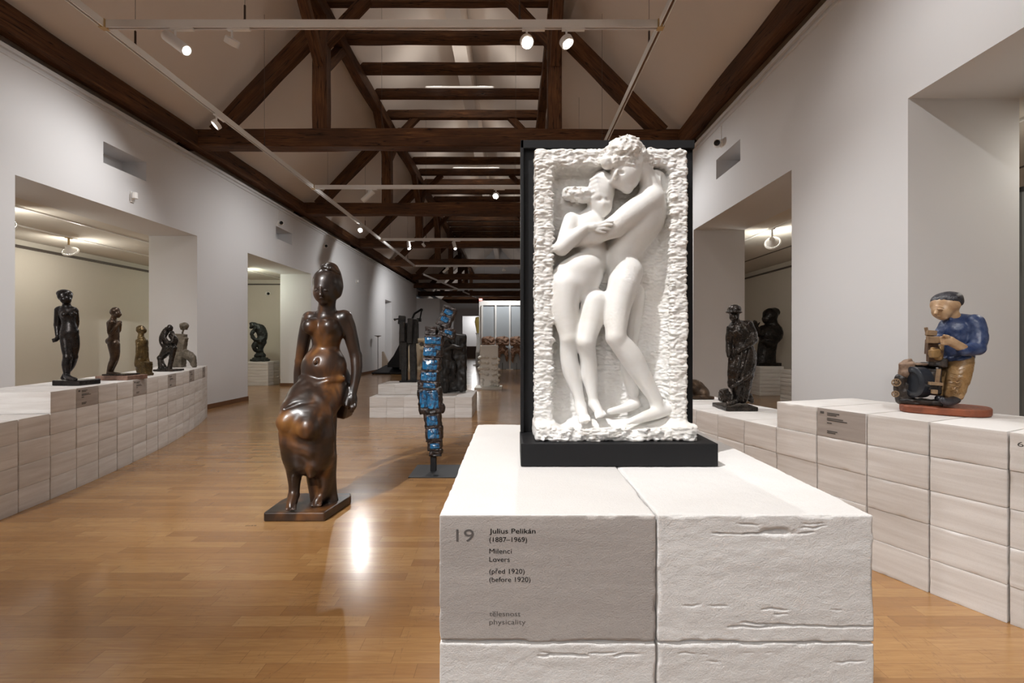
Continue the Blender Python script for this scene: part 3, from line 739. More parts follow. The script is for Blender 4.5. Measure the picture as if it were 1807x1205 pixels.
# ================================================================ CONCRETE BLOCKS
BP = .1505                     # course height
def block_mesh(name, wx, dy, hz, mats, sx=.03, sy=.06, sz=.025, rd=.0022, amp=.0008, chip=.003, seed=0, taper=1, fissures=(), dark=False):
    "front face at local y=0, x from 0 to wx, z from 0 to hz"
    def lin(L, s):
        n = max(3, int(L/s)); return np.concatenate([[0, rd*.5], np.linspace(rd, L-rd, n), [L-rd*.5, L]])
    gx, gy, gz = lin(wx, sx), lin(dy, sy), lin(hz, sz); V = []; Fc = []; mi = []; base = 0
    def face(P, shp, flip, m):
        nonlocal base
        a, b = shp; V.append(P.reshape(-1, 3)); i = np.arange(a-1)[:, None]*b+np.arange(b-1)[None, :]+base
        q = np.stack([i, i+b, i+b+1, i+1], -1).reshape(-1, 4); Fc.append(q[:, ::-1] if flip else q); mi.append(np.full(len(q), m)); base += a*b
    dm = 1 if dark else 0
    for y, fl, m in ((0, False, dm), (dy, True, 0)):
        A, B = np.meshgrid(gx, gz, indexing='ij'); face(np.stack([A, A*0+y, B], -1), A.shape, fl, m)
    for x, fl in ((0, True), (wx, False)):
        A, B = np.meshgrid(gy, gz, indexing='ij'); face(np.stack([A*0+x, A, B], -1), A.shape, fl, 0)
    for z, fl in ((0, True), (hz, False)):
        A, B = np.meshgrid(gx, gy, indexing='ij'); face(np.stack([A, B, A*0+z], -1), A.shape, fl, 0)
    P = np.concatenate(V); Fc = np.concatenate(Fc); mi = np.concatenate(mi)
    dim = np.array([wx, dy, hz]); inner = np.clip(P, rd, dim-rd); n = P-inner; ln = np.linalg.norm(n, axis=1, keepdims=True); n = n/np.maximum(ln, 1e-9)
    P2 = inner+n*rd
    x, y, z = (P2*1.0).T; edge = 1-np.max(np.abs(n), axis=1); edge = np.clip(edge/.29, 0, 1)
    dd = amp*np.maximum(0, fbm(x*70+seed, y*70, z*110, 3, seed)*.35+.5)
    cn = fbm(x*45+seed*3, y*45, z*45, 3, seed+5); cn2 = fbm(x*9+seed, y*9, z*9, 2, seed+9)
    prox = np.minimum.reduce([np.sort(np.stack([np.minimum(x, wx-x), np.minimum(y, dy-y), np.minimum(z, hz-z)]), axis=0)[1]])
    w_ = np.clip(1-prox/.0045, 0, 1)
    dd = dd+w_*chip*np.clip(cn*.9+cn2*.6+.1, 0, 2)
    for f in fissures:
        fx0, fx1, fz, th, dep = f; f_on = (np.abs(n[:, 1]) > .9) & (y < .01)
        j = fbm(x*60, x*0+fz*90, x*0, 3, seed+int(fz*1e4))*.0016
        win = np.clip((x-fx0)/.012, 0, 1)*np.clip((fx1-x)/.012, 0, 1)
        gate = np.clip(fbm(x*55, z*30, x*0, 2, seed+int(fz*3e4))*1.5+.6, 0, 1)
        dd = dd+f_on*dep*win*gate*np.exp(-((z-fz-j)/th)**2)
    P2 = P2-n*dd[:, None]
    if taper != 1: P2[:, 0] = wx/2+(P2[:, 0]-wx/2)*(1-(1-taper)*P2[:, 1]/dy)
    key = np.round(P/1e-6).astype(np.int64); _, first, inv = np.unique(key, axis=0, return_index=True, return_inverse=True); inv = inv.reshape(-1)
    P2 = P2[first]; Fc = inv[Fc]
    me = bpy.data.meshes.new(name); me.from_pydata(P2.tolist(), [], Fc.tolist())
    for m in mats: me.materials.append(m)
    me.polygons.foreach_set('material_index', mi.astype(np.int32)); me.polygons.foreach_set('use_smooth', np.ones(len(Fc), dtype=bool)); me.update()
    return me
def put_block(me, x, y, z, ang, label, group):
    o = bpy.data.objects.new('concrete_block', me); C.objects.link(o); o.location = (x, y, z); o.rotation_euler = (0, 0, ang)
    return tag(o, label, 'block', group)
def text_mesh(name, body, x0, zb, width, cap, mat, parent, bold=0, y=-.00012):
    "lettering on a block front, in the block's own metres: left edge x0, baseline zb"
    cu = bpy.data.curves.new(name, 'FONT'); cu.body = body; cu.size = 1; cu.offset = bold; cu.extrude = 0; cu.resolution_u = 5
    t = bpy.data.objects.new('t', cu); C.objects.link(t); bpy.context.view_layer.update()
    me = bpy.data.meshes.new_from_object(t.evaluated_get(bpy.context.evaluated_depsgraph_get())); bpy.data.objects.remove(t)
    n = len(me.vertices); co = np.zeros(n*3); me.vertices.foreach_get('co', co); co = co.reshape(-1, 3)
    s = cap/.70; a, b = co[:, 0].min(), co[:, 0].max(); k = width/(b-a)
    out = np.stack([x0+(co[:, 0]-a)*k, np.full(n, y), zb+co[:, 1]*s], 1); me.vertices.foreach_set('co', out.ravel())
    me.materials.clear(); me.materials.append(mat); me.update()
    o = bpy.data.objects.new(name, me); C.objects.link(o); o.parent = parent; o['label'] = 'printed lettering'; return o

MBK = [M['block'], M['block_dark']]
# --- the central plinth
BW, BG, PY = .2545, .0012, .5575
HI = [M['block_hi'], M['block_dark_hi']]
X0 = -.0853
def pf(px): return (px-CX)/F*PY
def pz(py): return EYE-(py-CY)/F*PY
side_names = ['left', 'right']
xr = X0+BW+BG
fr = [(pf(1255)-xr, pf(1440)-xr, pz(942)-5*BP, .0008, .0042), (pf(1338)-xr, pf(1412)-xr, pz(940)-5*BP, .0032, .0075), (pf(1285)-xr, pf(1345)-xr, pz(924)-5*BP, .0009, .002), (pf(1400)-xr, pf(1470)-xr, pz(924)-5*BP, .0009, .0022), (pf(1410)-xr, pf(1462)-xr, pz(930)-5*BP, .0009, .0022), (pf(1338)-xr, pf(1400)-xr, pz(1076)-5*BP, .0009, .0022), (pf(1350)-xr, pf(1395)-xr, pz(1086)-5*BP, .0009, .002), (pf(1200)-xr, pf(1320)-xr, pz(1069)-5*BP, .0010, .0016), (pf(1255)-xr, pf(1560)-xr, pz(1106)-5*BP, .0008, .0046), (pf(1280)-xr, pf(1420)-xr, pz(1101)-5*BP, .0010, .003), (pf(1465)-xr, pf(1490)-xr, pz(1077)-5*BP, .0008, .002)]
fr2 = [(pf(1180)-xr, pf(1335)-xr, pz(1154)-4*BP, .0009, .003), (pf(1240)-xr, pf(1275)-xr, pz(1167)-4*BP, .0012, .002), (pf(1350)-xr, pf(1375)-xr, pz(1153)-4*BP, .0010, .002), (pf(1470)-xr, pf(1530)-xr, pz(1167)-4*BP, .0008, .002)]
fl2 = [(pf(945)-X0, pf(1150)-X0, pz(1157)-4*BP, .0011, .003), (pf(950)-X0, pf(1120)-X0, pz(1153)-4*BP, .0008, .002)]
WORDS = ['lowest', 'second', 'third', 'fourth', 'fifth', 'sixth']
for s in (0, 1):
    x = X0+s*(BW+BG)
    for r in range(6):
        top = r == 5; det = r >= 4
        me = block_mesh('central_block', BW, .61, BP-.0012, HI, .0016 if det else .03, .004 if top else .05, .0009 if det else .03, amp=.0003 if (top and s == 0) else .0007, chip=.0034 if det else .002, seed=11+s*7+r, dark=(top and s == 0), fissures={(1, 5): fr, (1, 4): fr2, (0, 4): fl2}.get((s, r), ()))
        lab = {(0, 5): 'dark-faced block with number 19 and caption, top left of central plinth', (1, 5): 'large pale block with cracks, top right of the central plinth'}.get((s, r), f'pale concrete block, {WORDS[r]} course from floor, {side_names[s]} stack of central plinth')
        b = put_block(me, x, PY, r*BP, 0, lab, 'blocks of the central plinth')
        if top and s == 0:
            L = lambda px: pf(px)-X0
            Zb = lambda py: pz(py)-5*BP
            text_mesh('number_text', '19', L(805), Zb(955.5), pf(836)-pf(805), 15.2*(22/15.2)/F*PY, M['inkpale'], b, .0)
            for body, y_, x1, mt, bo in (('Julius Pelikán', 941, 945, 'ink', .008), ('(1887–1969)', 956, 930, 'ink', .003), ('Milenci', 976.5, 903, 'ink', .0), ('Lovers', 991, 899.5, 'ink', .0), ('(před 1920)', 1012, 925.5, 'ink', .0), ('(before 1920)', 1026.5, 936, 'ink', .0), ('telesnost', 1087, 918.5, 'inkpale', .0), ('physicality', 1101.5, 927.5, 'inkpale', .0)):
                text_mesh('caption_text', body, L(863.5), Zb(y_), pf(x1)-pf(863.5), 8.6/F*PY, M[mt], b, bo)
            m = MB(); q_ = PY/F
            for sx in (-1, 1): m.obox((L(871.8)+sx*1.25*q_, -.00012, Zb(1079.3)), (1, 0, sx*.9), (0, 1, 0), (-sx*.9, 0, 1), 1.7*q_, .00005, .45*q_)
            me = bpy.data.meshes.new('caron'); me.from_pydata(m.v, [], m.f); me.materials.append(M['inkpale']); o = bpy.data.objects.new('caption_text', me); C.objects.link(o); o.parent = b
# --- curved plinths
def curve(x, y, a, k, n, L):
    P = [(x, y)]
    for i in range(n): x -= L*math.sin(a); y += L*math.cos(a); P.append((x, y)); a += k
    return P
def caption(parent, w_, h_, big=False):
    m = MB()
    for i, (z, l) in enumerate(((.84, .26), (.78, .20), (.66, .34), (.60, .42), (.50, .10), (.22, .22), (.16, .18))):
        m.box(w_*.22, w_*(.22+l), -.0012, -.0004, h_*z-h_*.018, h_*z+h_*.018)
    m.box(w_*.07, w_*.15, -.0012, -.0004, h_*.80, h_*.88)
    v = m.v; me = bpy.data.meshes.new('caption_lines'); me.from_pydata(v, [], m.f); me.materials.append(M['inkgrey']); o = bpy.data.objects.new('caption_lines', me); C.objects.link(o); o.parent = parent; o['label'] = 'small printed caption lines'
LP = curve(-3.1857+.042, 3.0717-.257, .155, .0194, 17, .2608)
LP[1] = (-3.1857, 3.0717)
LW, RW = .2525, .2460
vl = [block_mesh('block_a', LW, .60, BP-.0012, MBK, seed=s, taper=.95, amp=.0002, chip=.0008, rd=.0014) for s in range(5)]
vd = block_mesh('block_b', LW, .60, BP-.0012, MBK, seed=21, taper=.95, amp=.0002, chip=.0008, rd=.0014, dark=True)
CAPL = {3, 6, 9, 12, 15}
random.seed(3)
for c in range(17):
    a, b = Vector(LP[c]), Vector(LP[c+1]); d = (b-a).normalized(); ang = math.atan2(d.y, d.x); nrm = Vector((-d.y, d.x))
    a = a+d*((b-a).length-LW)/2
    rows = 4 if c < 2 else 5
    for r in range(rows):
        cap = c in CAPL and r == 4
        j = random.uniform(-.002, .002)
        pos = f'{ORD[c]} column from near end'
        o = put_block(vd if cap else vl[(c*3+r*2) % 5], a.x+nrm.x*j, a.y+nrm.y*j, r*BP, ang,
                  (f'grey captioned block on top, {pos} of left curved plinth' if cap else f'pale concrete block, {WORDS[r]} course up, {pos} of left curved plinth'), 'blocks of the left curved plinth')
        if cap: caption(o, LW, BP)
RP = curve(1.9428, 1.8638, .44944, -.03887, 7, .25392)
x, y = RP[-1]; a_ = .44944-.03887*7
for i in range(5): x -= .25392*math.sin(a_); y += .25392*math.cos(a_); RP.append((x, y)); a_ = max(0, a_-.035)
x, y = RP[0]; pre = []; a_ = .44944+.03887
for i in range(3): x += .25392*math.sin(a_); y -= .25392*math.cos(a_); pre.insert(0, (x, y)); a_ += .03887
RP = pre+RP                                   # index 3 is the joint at the '65' block
wl = [block_mesh('block_c', RW, .60, BP-.0012, MBK, sx=.012, sz=.012, seed=40+s, taper=.905, amp=.0003, chip=.0011, rd=.0013) for s in range(5)]
wd = block_mesh('block_d', RW, .60, BP-.0012, MBK, sx=.012, sz=.012, seed=47, taper=.905, amp=.0003, chip=.0011, rd=.0013, dark=True)
for c in range(len(RP)-1):
    far, near = Vector(RP[c+1]), Vector(RP[c]); d = (near-far).normalized(); ang = math.atan2(d.y, d.x); nrm = Vector((-d.y, d.x))
    a = far+d*((near-far).length-RW)/2
    rows = 5 if c < 7 else 4
    for r in range(rows):
        cap = c == 5 and r == 4
        j = random.uniform(-.003, .003)
        pos = f'{ORD[c]} column from near end'
        n65 = c == 2 and r == 4
        lab = 'grey captioned block in the top course of the right curved plinth' if cap else 'pale block printed with number 65, top course at right photo edge' if n65 else f'pale concrete block, {WORDS[r]} course up, {pos} of right curved plinth'
        o = put_block(wd if cap else wl[(c*3+r*2) % 5], a.x+nrm.x*j, a.y+nrm.y*j, r*BP, ang, lab, 'blocks of the right curved plinth')
        if cap: caption(o, RW, BP)
        if n65: text_mesh('number_text', '65', .022, .098, .036, .019, M['inkgrey'], o, .002)
# --- stepped platform in the middle distance
pm = [block_mesh('block_e', .2465, .498, BP-.0012, [M['screenwhite'], M['screenwhite']], seed=60+s, amp=.0004, chip=.0015) for s in range(3)]
for m_ in pm: m_.materials[0] = M['block']
for r in range(2):
    for q in range(2):
        for c in range(6):
            put_block(pm[(c+r+q) % 3], -2.063+c*.2475, 6.89+q*.505, r*BP, 0, f'white block of the stepped platform, {["lower", "upper"][r]} front course, {["front", "back"][q]} row, {ORD[c]} from left', 'blocks of the stepped platform')
pm2 = block_mesh('block_f', .2465, .66, BP-.0012, MBK, seed=66, amp=.0004, chip=.0015)
for c in range(3): put_block(pm2, -2.03+c*.2475, 7.22, 2*BP, 0, f'white block in the raised tier of the stepped platform, {ORD[c]} from left', 'blocks of the stepped platform')
# --- thin-coursed plinths of the side rooms
th = [block_mesh('block_g', .62, .30, .0735, MBK, seed=70+s, sx=.05, sy=.06, sz=.02, chip=.0015) for s in range(2)]
for r in range(8):
    for q in range(2): put_block(th[(r+q) % 2], -6.72, 11.9+q*.302, r*.075, 0, f'thin grey-white block, {["lowest", "second", "third", "fourth", "fifth", "sixth", "seventh", "topmost"][r]} course, {["front", "back"][q]} row, plinth under the stooping figure', 'thin blocks under the stooping figure')
th2 = block_mesh('block_h', .49, .36, .0735, MBK, seed=75, sx=.05, sy=.06, sz=.02, chip=.0015)
for r in range(8):
    w8 = ["lowest", "second", "third", "fourth", "fifth", "sixth", "seventh", "topmost"][r]
    put_block(th2, 5.06, 9.72, r*.075, 0, f'thin pale block, {w8} course of the plinth under the dark half-length figure', 'thin blocks under the half-length figure')
    put_block(th2, 4.905, 8.35, r*.075, 0, f'thin pale block, {w8} course of the plinth cut by the right opening edge', 'thin blocks at the right opening edge')
# ================================================================ THE MARBLE RELIEF
def relief():
    t = empty('relief_sculpture', (.172, .85, .903), 'white marble relief of two embracing lovers in black frame on the central plinth', 'sculpture')
    zb = .903
    MB().box(.0142, .3337, .770, .876, zb, zb+.0367).build('base', M['black'], t, bevel=.0012)
    MB().box(.0155, .3310, .871, .895, zb+.0367, 1.470).box(.0155, .0215, .862, .871, zb+.0367, 1.470).box(.0155, .3310, .862, .871, 1.455, 1.470).build('back_panel', M['black'], t, bevel=.001)
    s = Clay((.030, .770, .936), (.324, .878, 1.464), .00125)
    s.sub = 8
    s.box((.1705, .8435, 1.186), (.1305, .0285, .2495), .005)
    s.box((.1735, .830, .9525), (.1355, .043, .0135), .005, .008)
    s.box((.172, .815, 1.184), (.101, .034, .224), .016, .008, sub=True)
    s.box((.300, .86, 1.03), (.012, .015, .10), .008, .012)
    # chisel marks: ragged short strokes, coarser on the rim
    s.rough(.0017, 80, 50, 210, 3, 3, lambda x, y, z: np.where(y < .838, 1.0, .62)*np.where((z < .972) & (y > .793), .35, 1), band=4, ridge=True)
    s.rough(.0010, 45, 45, 70, 3, 5, lambda x, y, z: np.where(y < .838, 1.3, .6), band=4)
    s.rough(.0010, 200, 90, 420, 2, 8, lambda x, y, z: np.where((z < .972) & (y > .793), .2, 1.0), band=4)
    s.rough(.0032, 75, 60, 45, 2, 14, lambda x, y, z: (z < .965)*(y < .80)*1.0, band=4)
    k = .006
    # ground swelling under the feet
    s.cone(at(1010, 752, .83), at(1185, 748, .83), .012, .012, .012)
    # rock behind her bun, left
    s.blob(1012, 366, .858, 26, 12, 18, .01); s.blob(992, 352, .862, 14, 26, 16, .01)
    G0 = s.F.copy()
    # ---------- woman
    s.blob(1037, 398, .840, 33, 22, 20, .008, roll=-6)                   # chest
    s.chain([(1038, 402, .842, 27), (1043, 448, .846, 24), (1032, 480, .842, 32)], .01)
    s.blob(1018, 490, .832, 41, 37, 27, .010)                            # pelvis
    s.blob(1030, 470, .826, 28, 22, 22, .010)                            # belly
    s.blob(1053, 467, .822, 5, 6, 5, .003)
    s.chain([(999, 505, .828, 26), (997, 548, .826, 23), (1004, 596, .820, 15.5)], .008)   # her right thigh
    s.chain([(1004, 598, .820, 15), (1003, 622, .826, 15), (1008, 655, .828, 15), (1021, 698, .824, 9.5), (1024, 715, .822, 9.5)], .005)
    s.blob(1004, 597, .813, 8, 9, 7, .005)
    s.chain([(1050, 534, .830, 24), (1044, 562, .824, 21), (1034, 602, .814, 16.5)], .008)  # her left thigh, in front
    s.chain([(1034, 604, .815, 16), (1038, 630, .822, 14.5), (1041, 662, .826, 13.5), (1046, 700, .822, 8.5), (1048, 712, .820, 8.5)], .005)
    s.blob(1033, 604, .807, 9, 10, 7, .005)
    # feet with toes
    s.chain([(1024, 716, .824, 10), (1028, 730, .812, 9.5), (1033, 741, .803, 7)], .004)
    s.chain([(1048, 712, .822, 9), (1054, 722, .812, 8.5), (1060, 731, .804, 6.5)], .004)
    # neck, head
    s.chain([(1036, 392, .842, 15), (1050, 368, .838, 13), (1057, 350, .834, 15)], .008)
    s.blob(1060, 340, .832, 24, 38, 24, .005, roll=8)
    s.blob(1065, 362, .824, 15, 20, 14, .006, roll=0)
    s.blob(1066, 378, .820, 5, 4, 4, .004)                               # chin
    s.chain([(1064, 348, .816, 2.0), (1066, 359, .811, 2.4)], .007)          # nose
    s.blob(1058, 352, .812, 3.6, 2, 2.4, .004, sub=True); s.blob(1071, 352, .812, 3.6, 2, 2.4, .004, sub=True)
    s.blob(1066, 368, .809, 4.2, 1.0, 3, .001, sub=True)
    for i in range(5):                                                    # combed-back waves of hair
        s.chain([(1042+i*1.5, 318+i*7.5, .817, 3.0), (1052+i*1.5, 312+i*8, .811, 3.2), (1066+i, 318+i*7.5, .815, 2.6)], .0045)
    s.blob(1018, 343, .828, 27, 13, 17, .006, roll=-4)                    # bun
    s.blob(1004, 339, .826, 11, 9, 11, .004); s.blob(1030, 350, .826, 13, 9, 11, .004)
    # her left arm reaching up behind his neck
    s.chain([(1168, 352, .845, 7), (1171, 330, .842, 8), (1166, 312, .836, 7.5), (1158, 304, .830, 5)], .004)
    for i in range(3): s.chain([(1155+i*5, 303+i*1.5, .828, 2.8), (1152+i*6, 313+i*3, .826, 2.6), (1154+i*6, 322+i*4, .830, 2.2)], .0015)
    # ---------- man
    s.blob(1141, 378, .838, 30, 38, 24, .010, roll=4)                    # upper back
    s.chain([(1146, 358, .834, 22), (1134, 392, .836, 31), (1114, 424, .838, 30), (1098, 452, .839, 25), (1104, 486, .834, 27)], .014)
    s.blob(1112, 478, .825, 21, 21, 18, .010)
    s.chain([(1100, 502, .826, 27), (1090, 540, .820, 23.5), (1086, 592, .806, 17.5)], .008)   # front thigh
    s.blob(1084, 596, .800, 10, 12, 8, .006)
    s.chain([(1088, 598, .808, 17), (1112, 628, .815, 20), (1133, 664, .820, 16.5), (1154, 700, .822, 12.5), (1160, 716, .822, 12)], .006)
    s.chain([(1176, 722, .826, 10.5), (1160, 728, .818, 11), (1138, 735, .808, 9.5), (1118, 742, .800, 6.5)], .005)      # foot, heel to the right
    s.chain([(1118, 520, .846, 20), (1114, 570, .848, 16), (1108, 620, .850, 14), (1110, 655, .846, 13), (1118, 692, .842, 9.5)], .005)  # rear leg
    s.chain([(1120, 712, .840, 11), (1102, 720, .832, 8), (1076, 726, .824, 5.5)], .005)
    s.soften(3); s.keep(G0)
    for i in range(5): s.chain([(1022+i*4.0, 737-i*.6, .803, 2.9), (1023+i*4.3, 745-i*1.0, .797, 2.5-(i < 1)*.4)], .002)
    for i in range(5): s.chain([(1051+i*3.6, 730-i*.8, .805, 2.6), (1053+i*3.8, 737-i*1.5, .800, 2.2)], .002)
    for i in range(4): s.chain([(1122-i*1.5, 737+i*2.2, .803-i*.002, 3.0), (1112-i*1.2, 740+i*2.4, .800-i*.002, 2.5)], .0016)
    # neck and head bowed over her
    s.chain([(1150, 345, .832, 19), (1140, 312, .826, 15), (1122, 296, .820, 18)], .008)
    s.chain([(1144, 288, .828, 5), (1150, 330, .822, 4.5)], .006)
    s.blob(1104, 306, .816, 26, 31, 24, .006, roll=-10)                   # face
    s.chain([(1084, 318, .812, 9), (1106, 333, .812, 7)], .006)            # jaw and chin
    s.blob(1108, 334, .812, 8, 7, 8, .005)
    s.blob(1086, 307, .7965, 3.4, 8, 5, .008, roll=18)
    s.blob(1096, 304, .796, 6, 3.0, 4, .002, roll=15, sub=True); s.blob(1081, 301, .797, 4, 2.6, 3, .002, sub=True)
    s.blob(1093, 321, .795, 5, 1.1, 4, .0012, roll=14, sub=True)
    s.blob(1128, 304, .809, 4, 7, 5, .003, roll=10)                       # ear
    s.blob(1101, 268, .815, 33, 25, 30, .004, roll=-6)                    # cap of hair
    s.blob(1072, 286, .806, 12, 13, 13, .004); s.blob(1128, 278, .817, 14, 19, 18, .005); s.blob(1095, 284, .800, 22, 10, 12, .004)
    hair = at(1100, 268, .812); hr = 34*.812/F
    bun = at(1017, 343, .826)
    s.rough(.0030, 150, 150, 190, 3, 21, lambda x, y, z: np.clip(1.6-2.2*np.maximum(0, (np.sqrt((x-hair.x)**2+(y-hair.y)**2+((z-hair.z)*1.1)**2)/hr-.75)), 0, 1)*(z > EYE-(300-CY)/F*.812-.0), band=4)
    s.rough(.0028, 130, 130, 200, 3, 25, lambda x, y, z: np.clip(2.2-1.5*np.sqrt(((x-bun.x)/.022)**2+((z-bun.z)/.012)**2), 0, 1), band=4)
    # shoulder and crossing arm
    s.blob(1150, 352, .822, 21, 21, 20, .008)
    s.chain([(1148, 352, .820, 20), (1110, 380, .812, 21), (1082, 402, .812, 17)], .006)
    s.chain([(1085, 400, .812, 17.5), (1052, 414, .818, 15.5), (1012, 428, .826, 9)], .006)
    # her right arm: shoulder, elbow, forearm and hand laid on his arm
    s.chain([(1009, 390, .836, 15.5), (1000, 412, .828, 13.5), (992, 436, .820, 12)], .006)
    s.chain([(991, 438, .819, 13.5), (1012, 419, .812, 13), (1034, 402, .806, 8.5), (1046, 400, .802, 7.5)], .005)
    s.blob(1051, 400, .801, 10, 7, 6, .004, roll=-6)
    s.chain([(1054, 396, .798, 3.0), (1069, 392, .793, 2.8), (1081, 391, .792, 2.2)], .0014)
    s.chain([(1055, 400, .798, 3.1), (1070, 397, .792, 2.9), (1080, 397, .792, 2.3)], .0014)
    s.chain([(1055, 404, .798, 3.0), (1067, 403, .794, 2.7), (1076, 404, .794, 2.2)], .0014)
    s.chain([(1050, 406, .799, 2.8), (1061, 409, .797, 2.5), (1068, 410, .797, 2.0)], .0014)
    # fine tooth marks on his arm, thigh and knee
    tm = [at(1092, 394, .80), at(1112, 480, .80), at(1086, 560, .80)]
    s.rough(.0005, 500, 60, 500, 1, 33, lambda x, y, z: sum(np.exp(-(((x-q.x)/.018)**2+((z-q.z)/.02)**2)) for q in tm), band=3)
    s.mesh('carved_marble', M['marble'], t)
relief()
# ================================================================ SEATED WOODEN WOMAN
def wooden_woman():
    t = empty('wooden_sculpture', (-1.30, 3.1, 0), 'life-size polished brown wooden seated woman with bare torso, standing on parquet floor', 'sculpture')
    m = MB().vprism([(-1.525, 2.92), (-1.150, 2.92), (-1.098, 3.25), (-1.12, 3.30), (-1.50, 3.30), (-1.53, 3.15)], 0, .056); m.build('base', M['walnut'], t, bevel=.008)
    s = Clay((-1.62, 2.74, .045), (-.92, 3.52, 1.66), .0042)
    k = .03
    # torso
    s.blob(577, 583, 3.20, 27, 30, 22, .02)
    s.chain([(577, 585, 3.20, 25), (575, 615, 3.22, 23.5), (571, 650, 3.24, 33)], .03, flat=.8)
    s.blob(572, 648, 3.20, 39, 36, 30, .03)
    s.blob(585, 672, 3.26, 32, 34, 34, .03)
    s.chain([(549, 562, 3.21, 12), (606, 560, 3.23, 12)], .035, flat=.9)
    s.chain([(576, 566, 3.22, 18), (577, 540, 3.20, 14.5), (578, 524, 3.18, 15)], .02)
    # breasts, navel
    s.blob(547.5, 576, 3.135, 13.5, 14, 13.5, .03); s.blob(581.5, 576.5, 3.150, 15.5, 15, 15, .02)
    s.blob(558, 637, 3.085, 3, 5.5, 5, .018, sub=True); s.blob(557, 639, 3.09, 2.6, 3.6, 4, .004)
    # head turned slightly down and to the left of the photo
    s.blob(578, 500, 3.19, 25, 27, 27, .01)
    s.blob(571, 514, 3.150, 18, 22, 18, .015, roll=3)
    s.blob(570, 533, 3.135, 7.5, 5.5, 7, .012)
    s.blob(595, 512, 3.20, 8, 14, 12, .02)
    s.chain([(565.5, 507, 3.088, 1.9), (566, 519, 3.068, 2.6)], .008)      # nose
    s.blob(566, 521, 3.068, 3.0, 1.8, 3, .004)
    s.blob(557.5, 511.5, 3.082, 4.6, 2.8, 4.5, .006, sub=True); s.blob(575, 511.8, 3.084, 5.0, 2.8, 4.5, .006, sub=True)
    s.blob(558, 512, 3.094, 3.6, 1.9, 3, .003); s.blob(575, 512.3, 3.096, 4.0, 1.9, 3, .003)
    s.blob(566.5, 526.6, 3.075, 4.4, 1.9, 3, .004); s.blob(566.5, 526.6, 3.064, 4.2, .45, 3, .001, sub=True)
    # hair cap and twisted bun
    s.chain([(592, 486, 3.20, 10), (597, 505, 3.20, 7)], .02)
    s.blob(581, 474, 3.19, 15, 9, 18, .008, roll=8)
    s.chain([(569, 473, 3.15, 3.2), (579, 466, 3.14, 3.6), (591, 470, 3.16, 3.6), (598, 482, 3.18, 3.6)], .004)
    s.chain([(573, 477, 3.14, 2.8), (584, 473, 3.13, 3.2), (595, 481, 3.16, 3.0)], .003)
    # arms
    s.chain([(608, 561, 3.23, 13.5), (616, 582, 3.25, 12.5), (627, 626, 3.27, 9.8)], .02)
    s.chain([(628, 628, 3.27, 10.2), (629, 655, 3.25, 9.2), (624, 690, 3.22, 6.4)], .01)
    s.blob(623, 705, 3.21, 7.5, 14, 9, .012)
    for i, (x, l) in enumerate(((617, 721), (620.5, 726), (624, 726), (627, 721))): s.chain([(x, 708, 3.20, 2.6), (x, (712+l)/2, 3.185, 2.5), (x-1.5, l, 3.195, 2.0)], .004)
    s.chain([(617, 703, 3.19, 3), (613, 716, 3.17, 2.6)], .006)
    s.chain([(546, 562, 3.24, 12.5), (538, 592, 3.27, 11), (530, 636, 3.30, 9)], .02)
    s.chain([(530, 638, 3.30, 9), (527, 660, 3.31, 8.4), (526, 690, 3.30, 7)], .01)
    # lap, thighs, cloth
    s.chain([(560, 686, 3.22, 32), (525, 722, 3.03, 26), (506, 744, 2.95, 14)], .05)
    s.chain([(582, 690, 3.20, 30), (560, 728, 3.04, 28), (547, 752, 2.94, 17)], .05)
    s.chain([(540, 700, 3.10, 28), (535, 735, 3.0, 26)], .05)
    s.blob(506, 745, 2.93, 15, 16, 15, .05); s.blob(543, 757, 2.92, 17, 18, 15, .05)
    # cloth over the shins, tapering to the hem
    s.chain([(522, 762, 2.99, 29), (526, 800, 3.00, 27), (536, 824, 3.01, 14)], .03, flat=.8)
    s.chain([(556, 770, 3.02, 33), (558, 803, 3.03, 29), (553, 828, 3.03, 14)], .03, flat=.8)
    s.chain([(578, 740, 3.12, 16), (580, 780, 3.12, 13), (580, 830, 3.13, 13), (583, 866, 3.14, 11), (586, 892, 3.14, 12)], .025)   # trailing fold down to the base
    s.chain([(560, 800, 3.14, 24), (566, 888, 3.15, 16)], .03)
    s.chain([(548, 826, 2.985, 9), (549, 838, 2.985, 6)], .015)
    # folds: hanging swag over the lap and under the knees
    s.chain([(504, 716, 2.98, 3), (526, 704, 2.995, 3.4), (552, 697, 3.03, 3.2), (572, 712, 3.01, 3.2), (583, 738, 3.0, 3), (586, 775, 3.02, 2.4)], .035)
    s.chain([(502, 722, 2.925, 2.4), (528, 711, 2.935, 3), (556, 706, 2.965, 2)], .018, sub=True)
    s.chain([(530, 666, 3.13, 3), (545, 671, 3.10, 2.6), (560, 678, 3.09, 2.6), (580, 672, 3.095, 2.6), (606, 668, 3.16, 3)], .03)
    s.chain([(498, 770, 2.89, 2), (518, 776, 2.865, 3), (540, 790, 2.87, 2)], .03, sub=True)
    s.chain([(503, 783, 2.94, 3), (524, 790, 2.93, 3.4), (547, 800, 2.94, 2.6)], .05)
    s.chain([(512, 820, 2.90, 3), (530, 826, 2.92, 3), (556, 822, 2.91, 4)], .014, sub=True)
    # legs and feet under the hem
    s.chain([(520, 805, 3.02, 18), (520, 832, 3.03, 13.5), (519.5, 855, 3.03, 9.5), (519, 872, 3.02, 8.8)], .03)
    s.chain([(518, 876, 3.01, 9), (515, 888, 2.97, 8.5), (514, 895, 2.945, 6)], .012, flat=1.2)
    for i in range(5): s.chain([(507+i*3.6, 892, 2.95, 2.5), (505.5+i*3.9, 899+(1 if i in (1, 2) else 0), 2.925, 2.1)], .004)
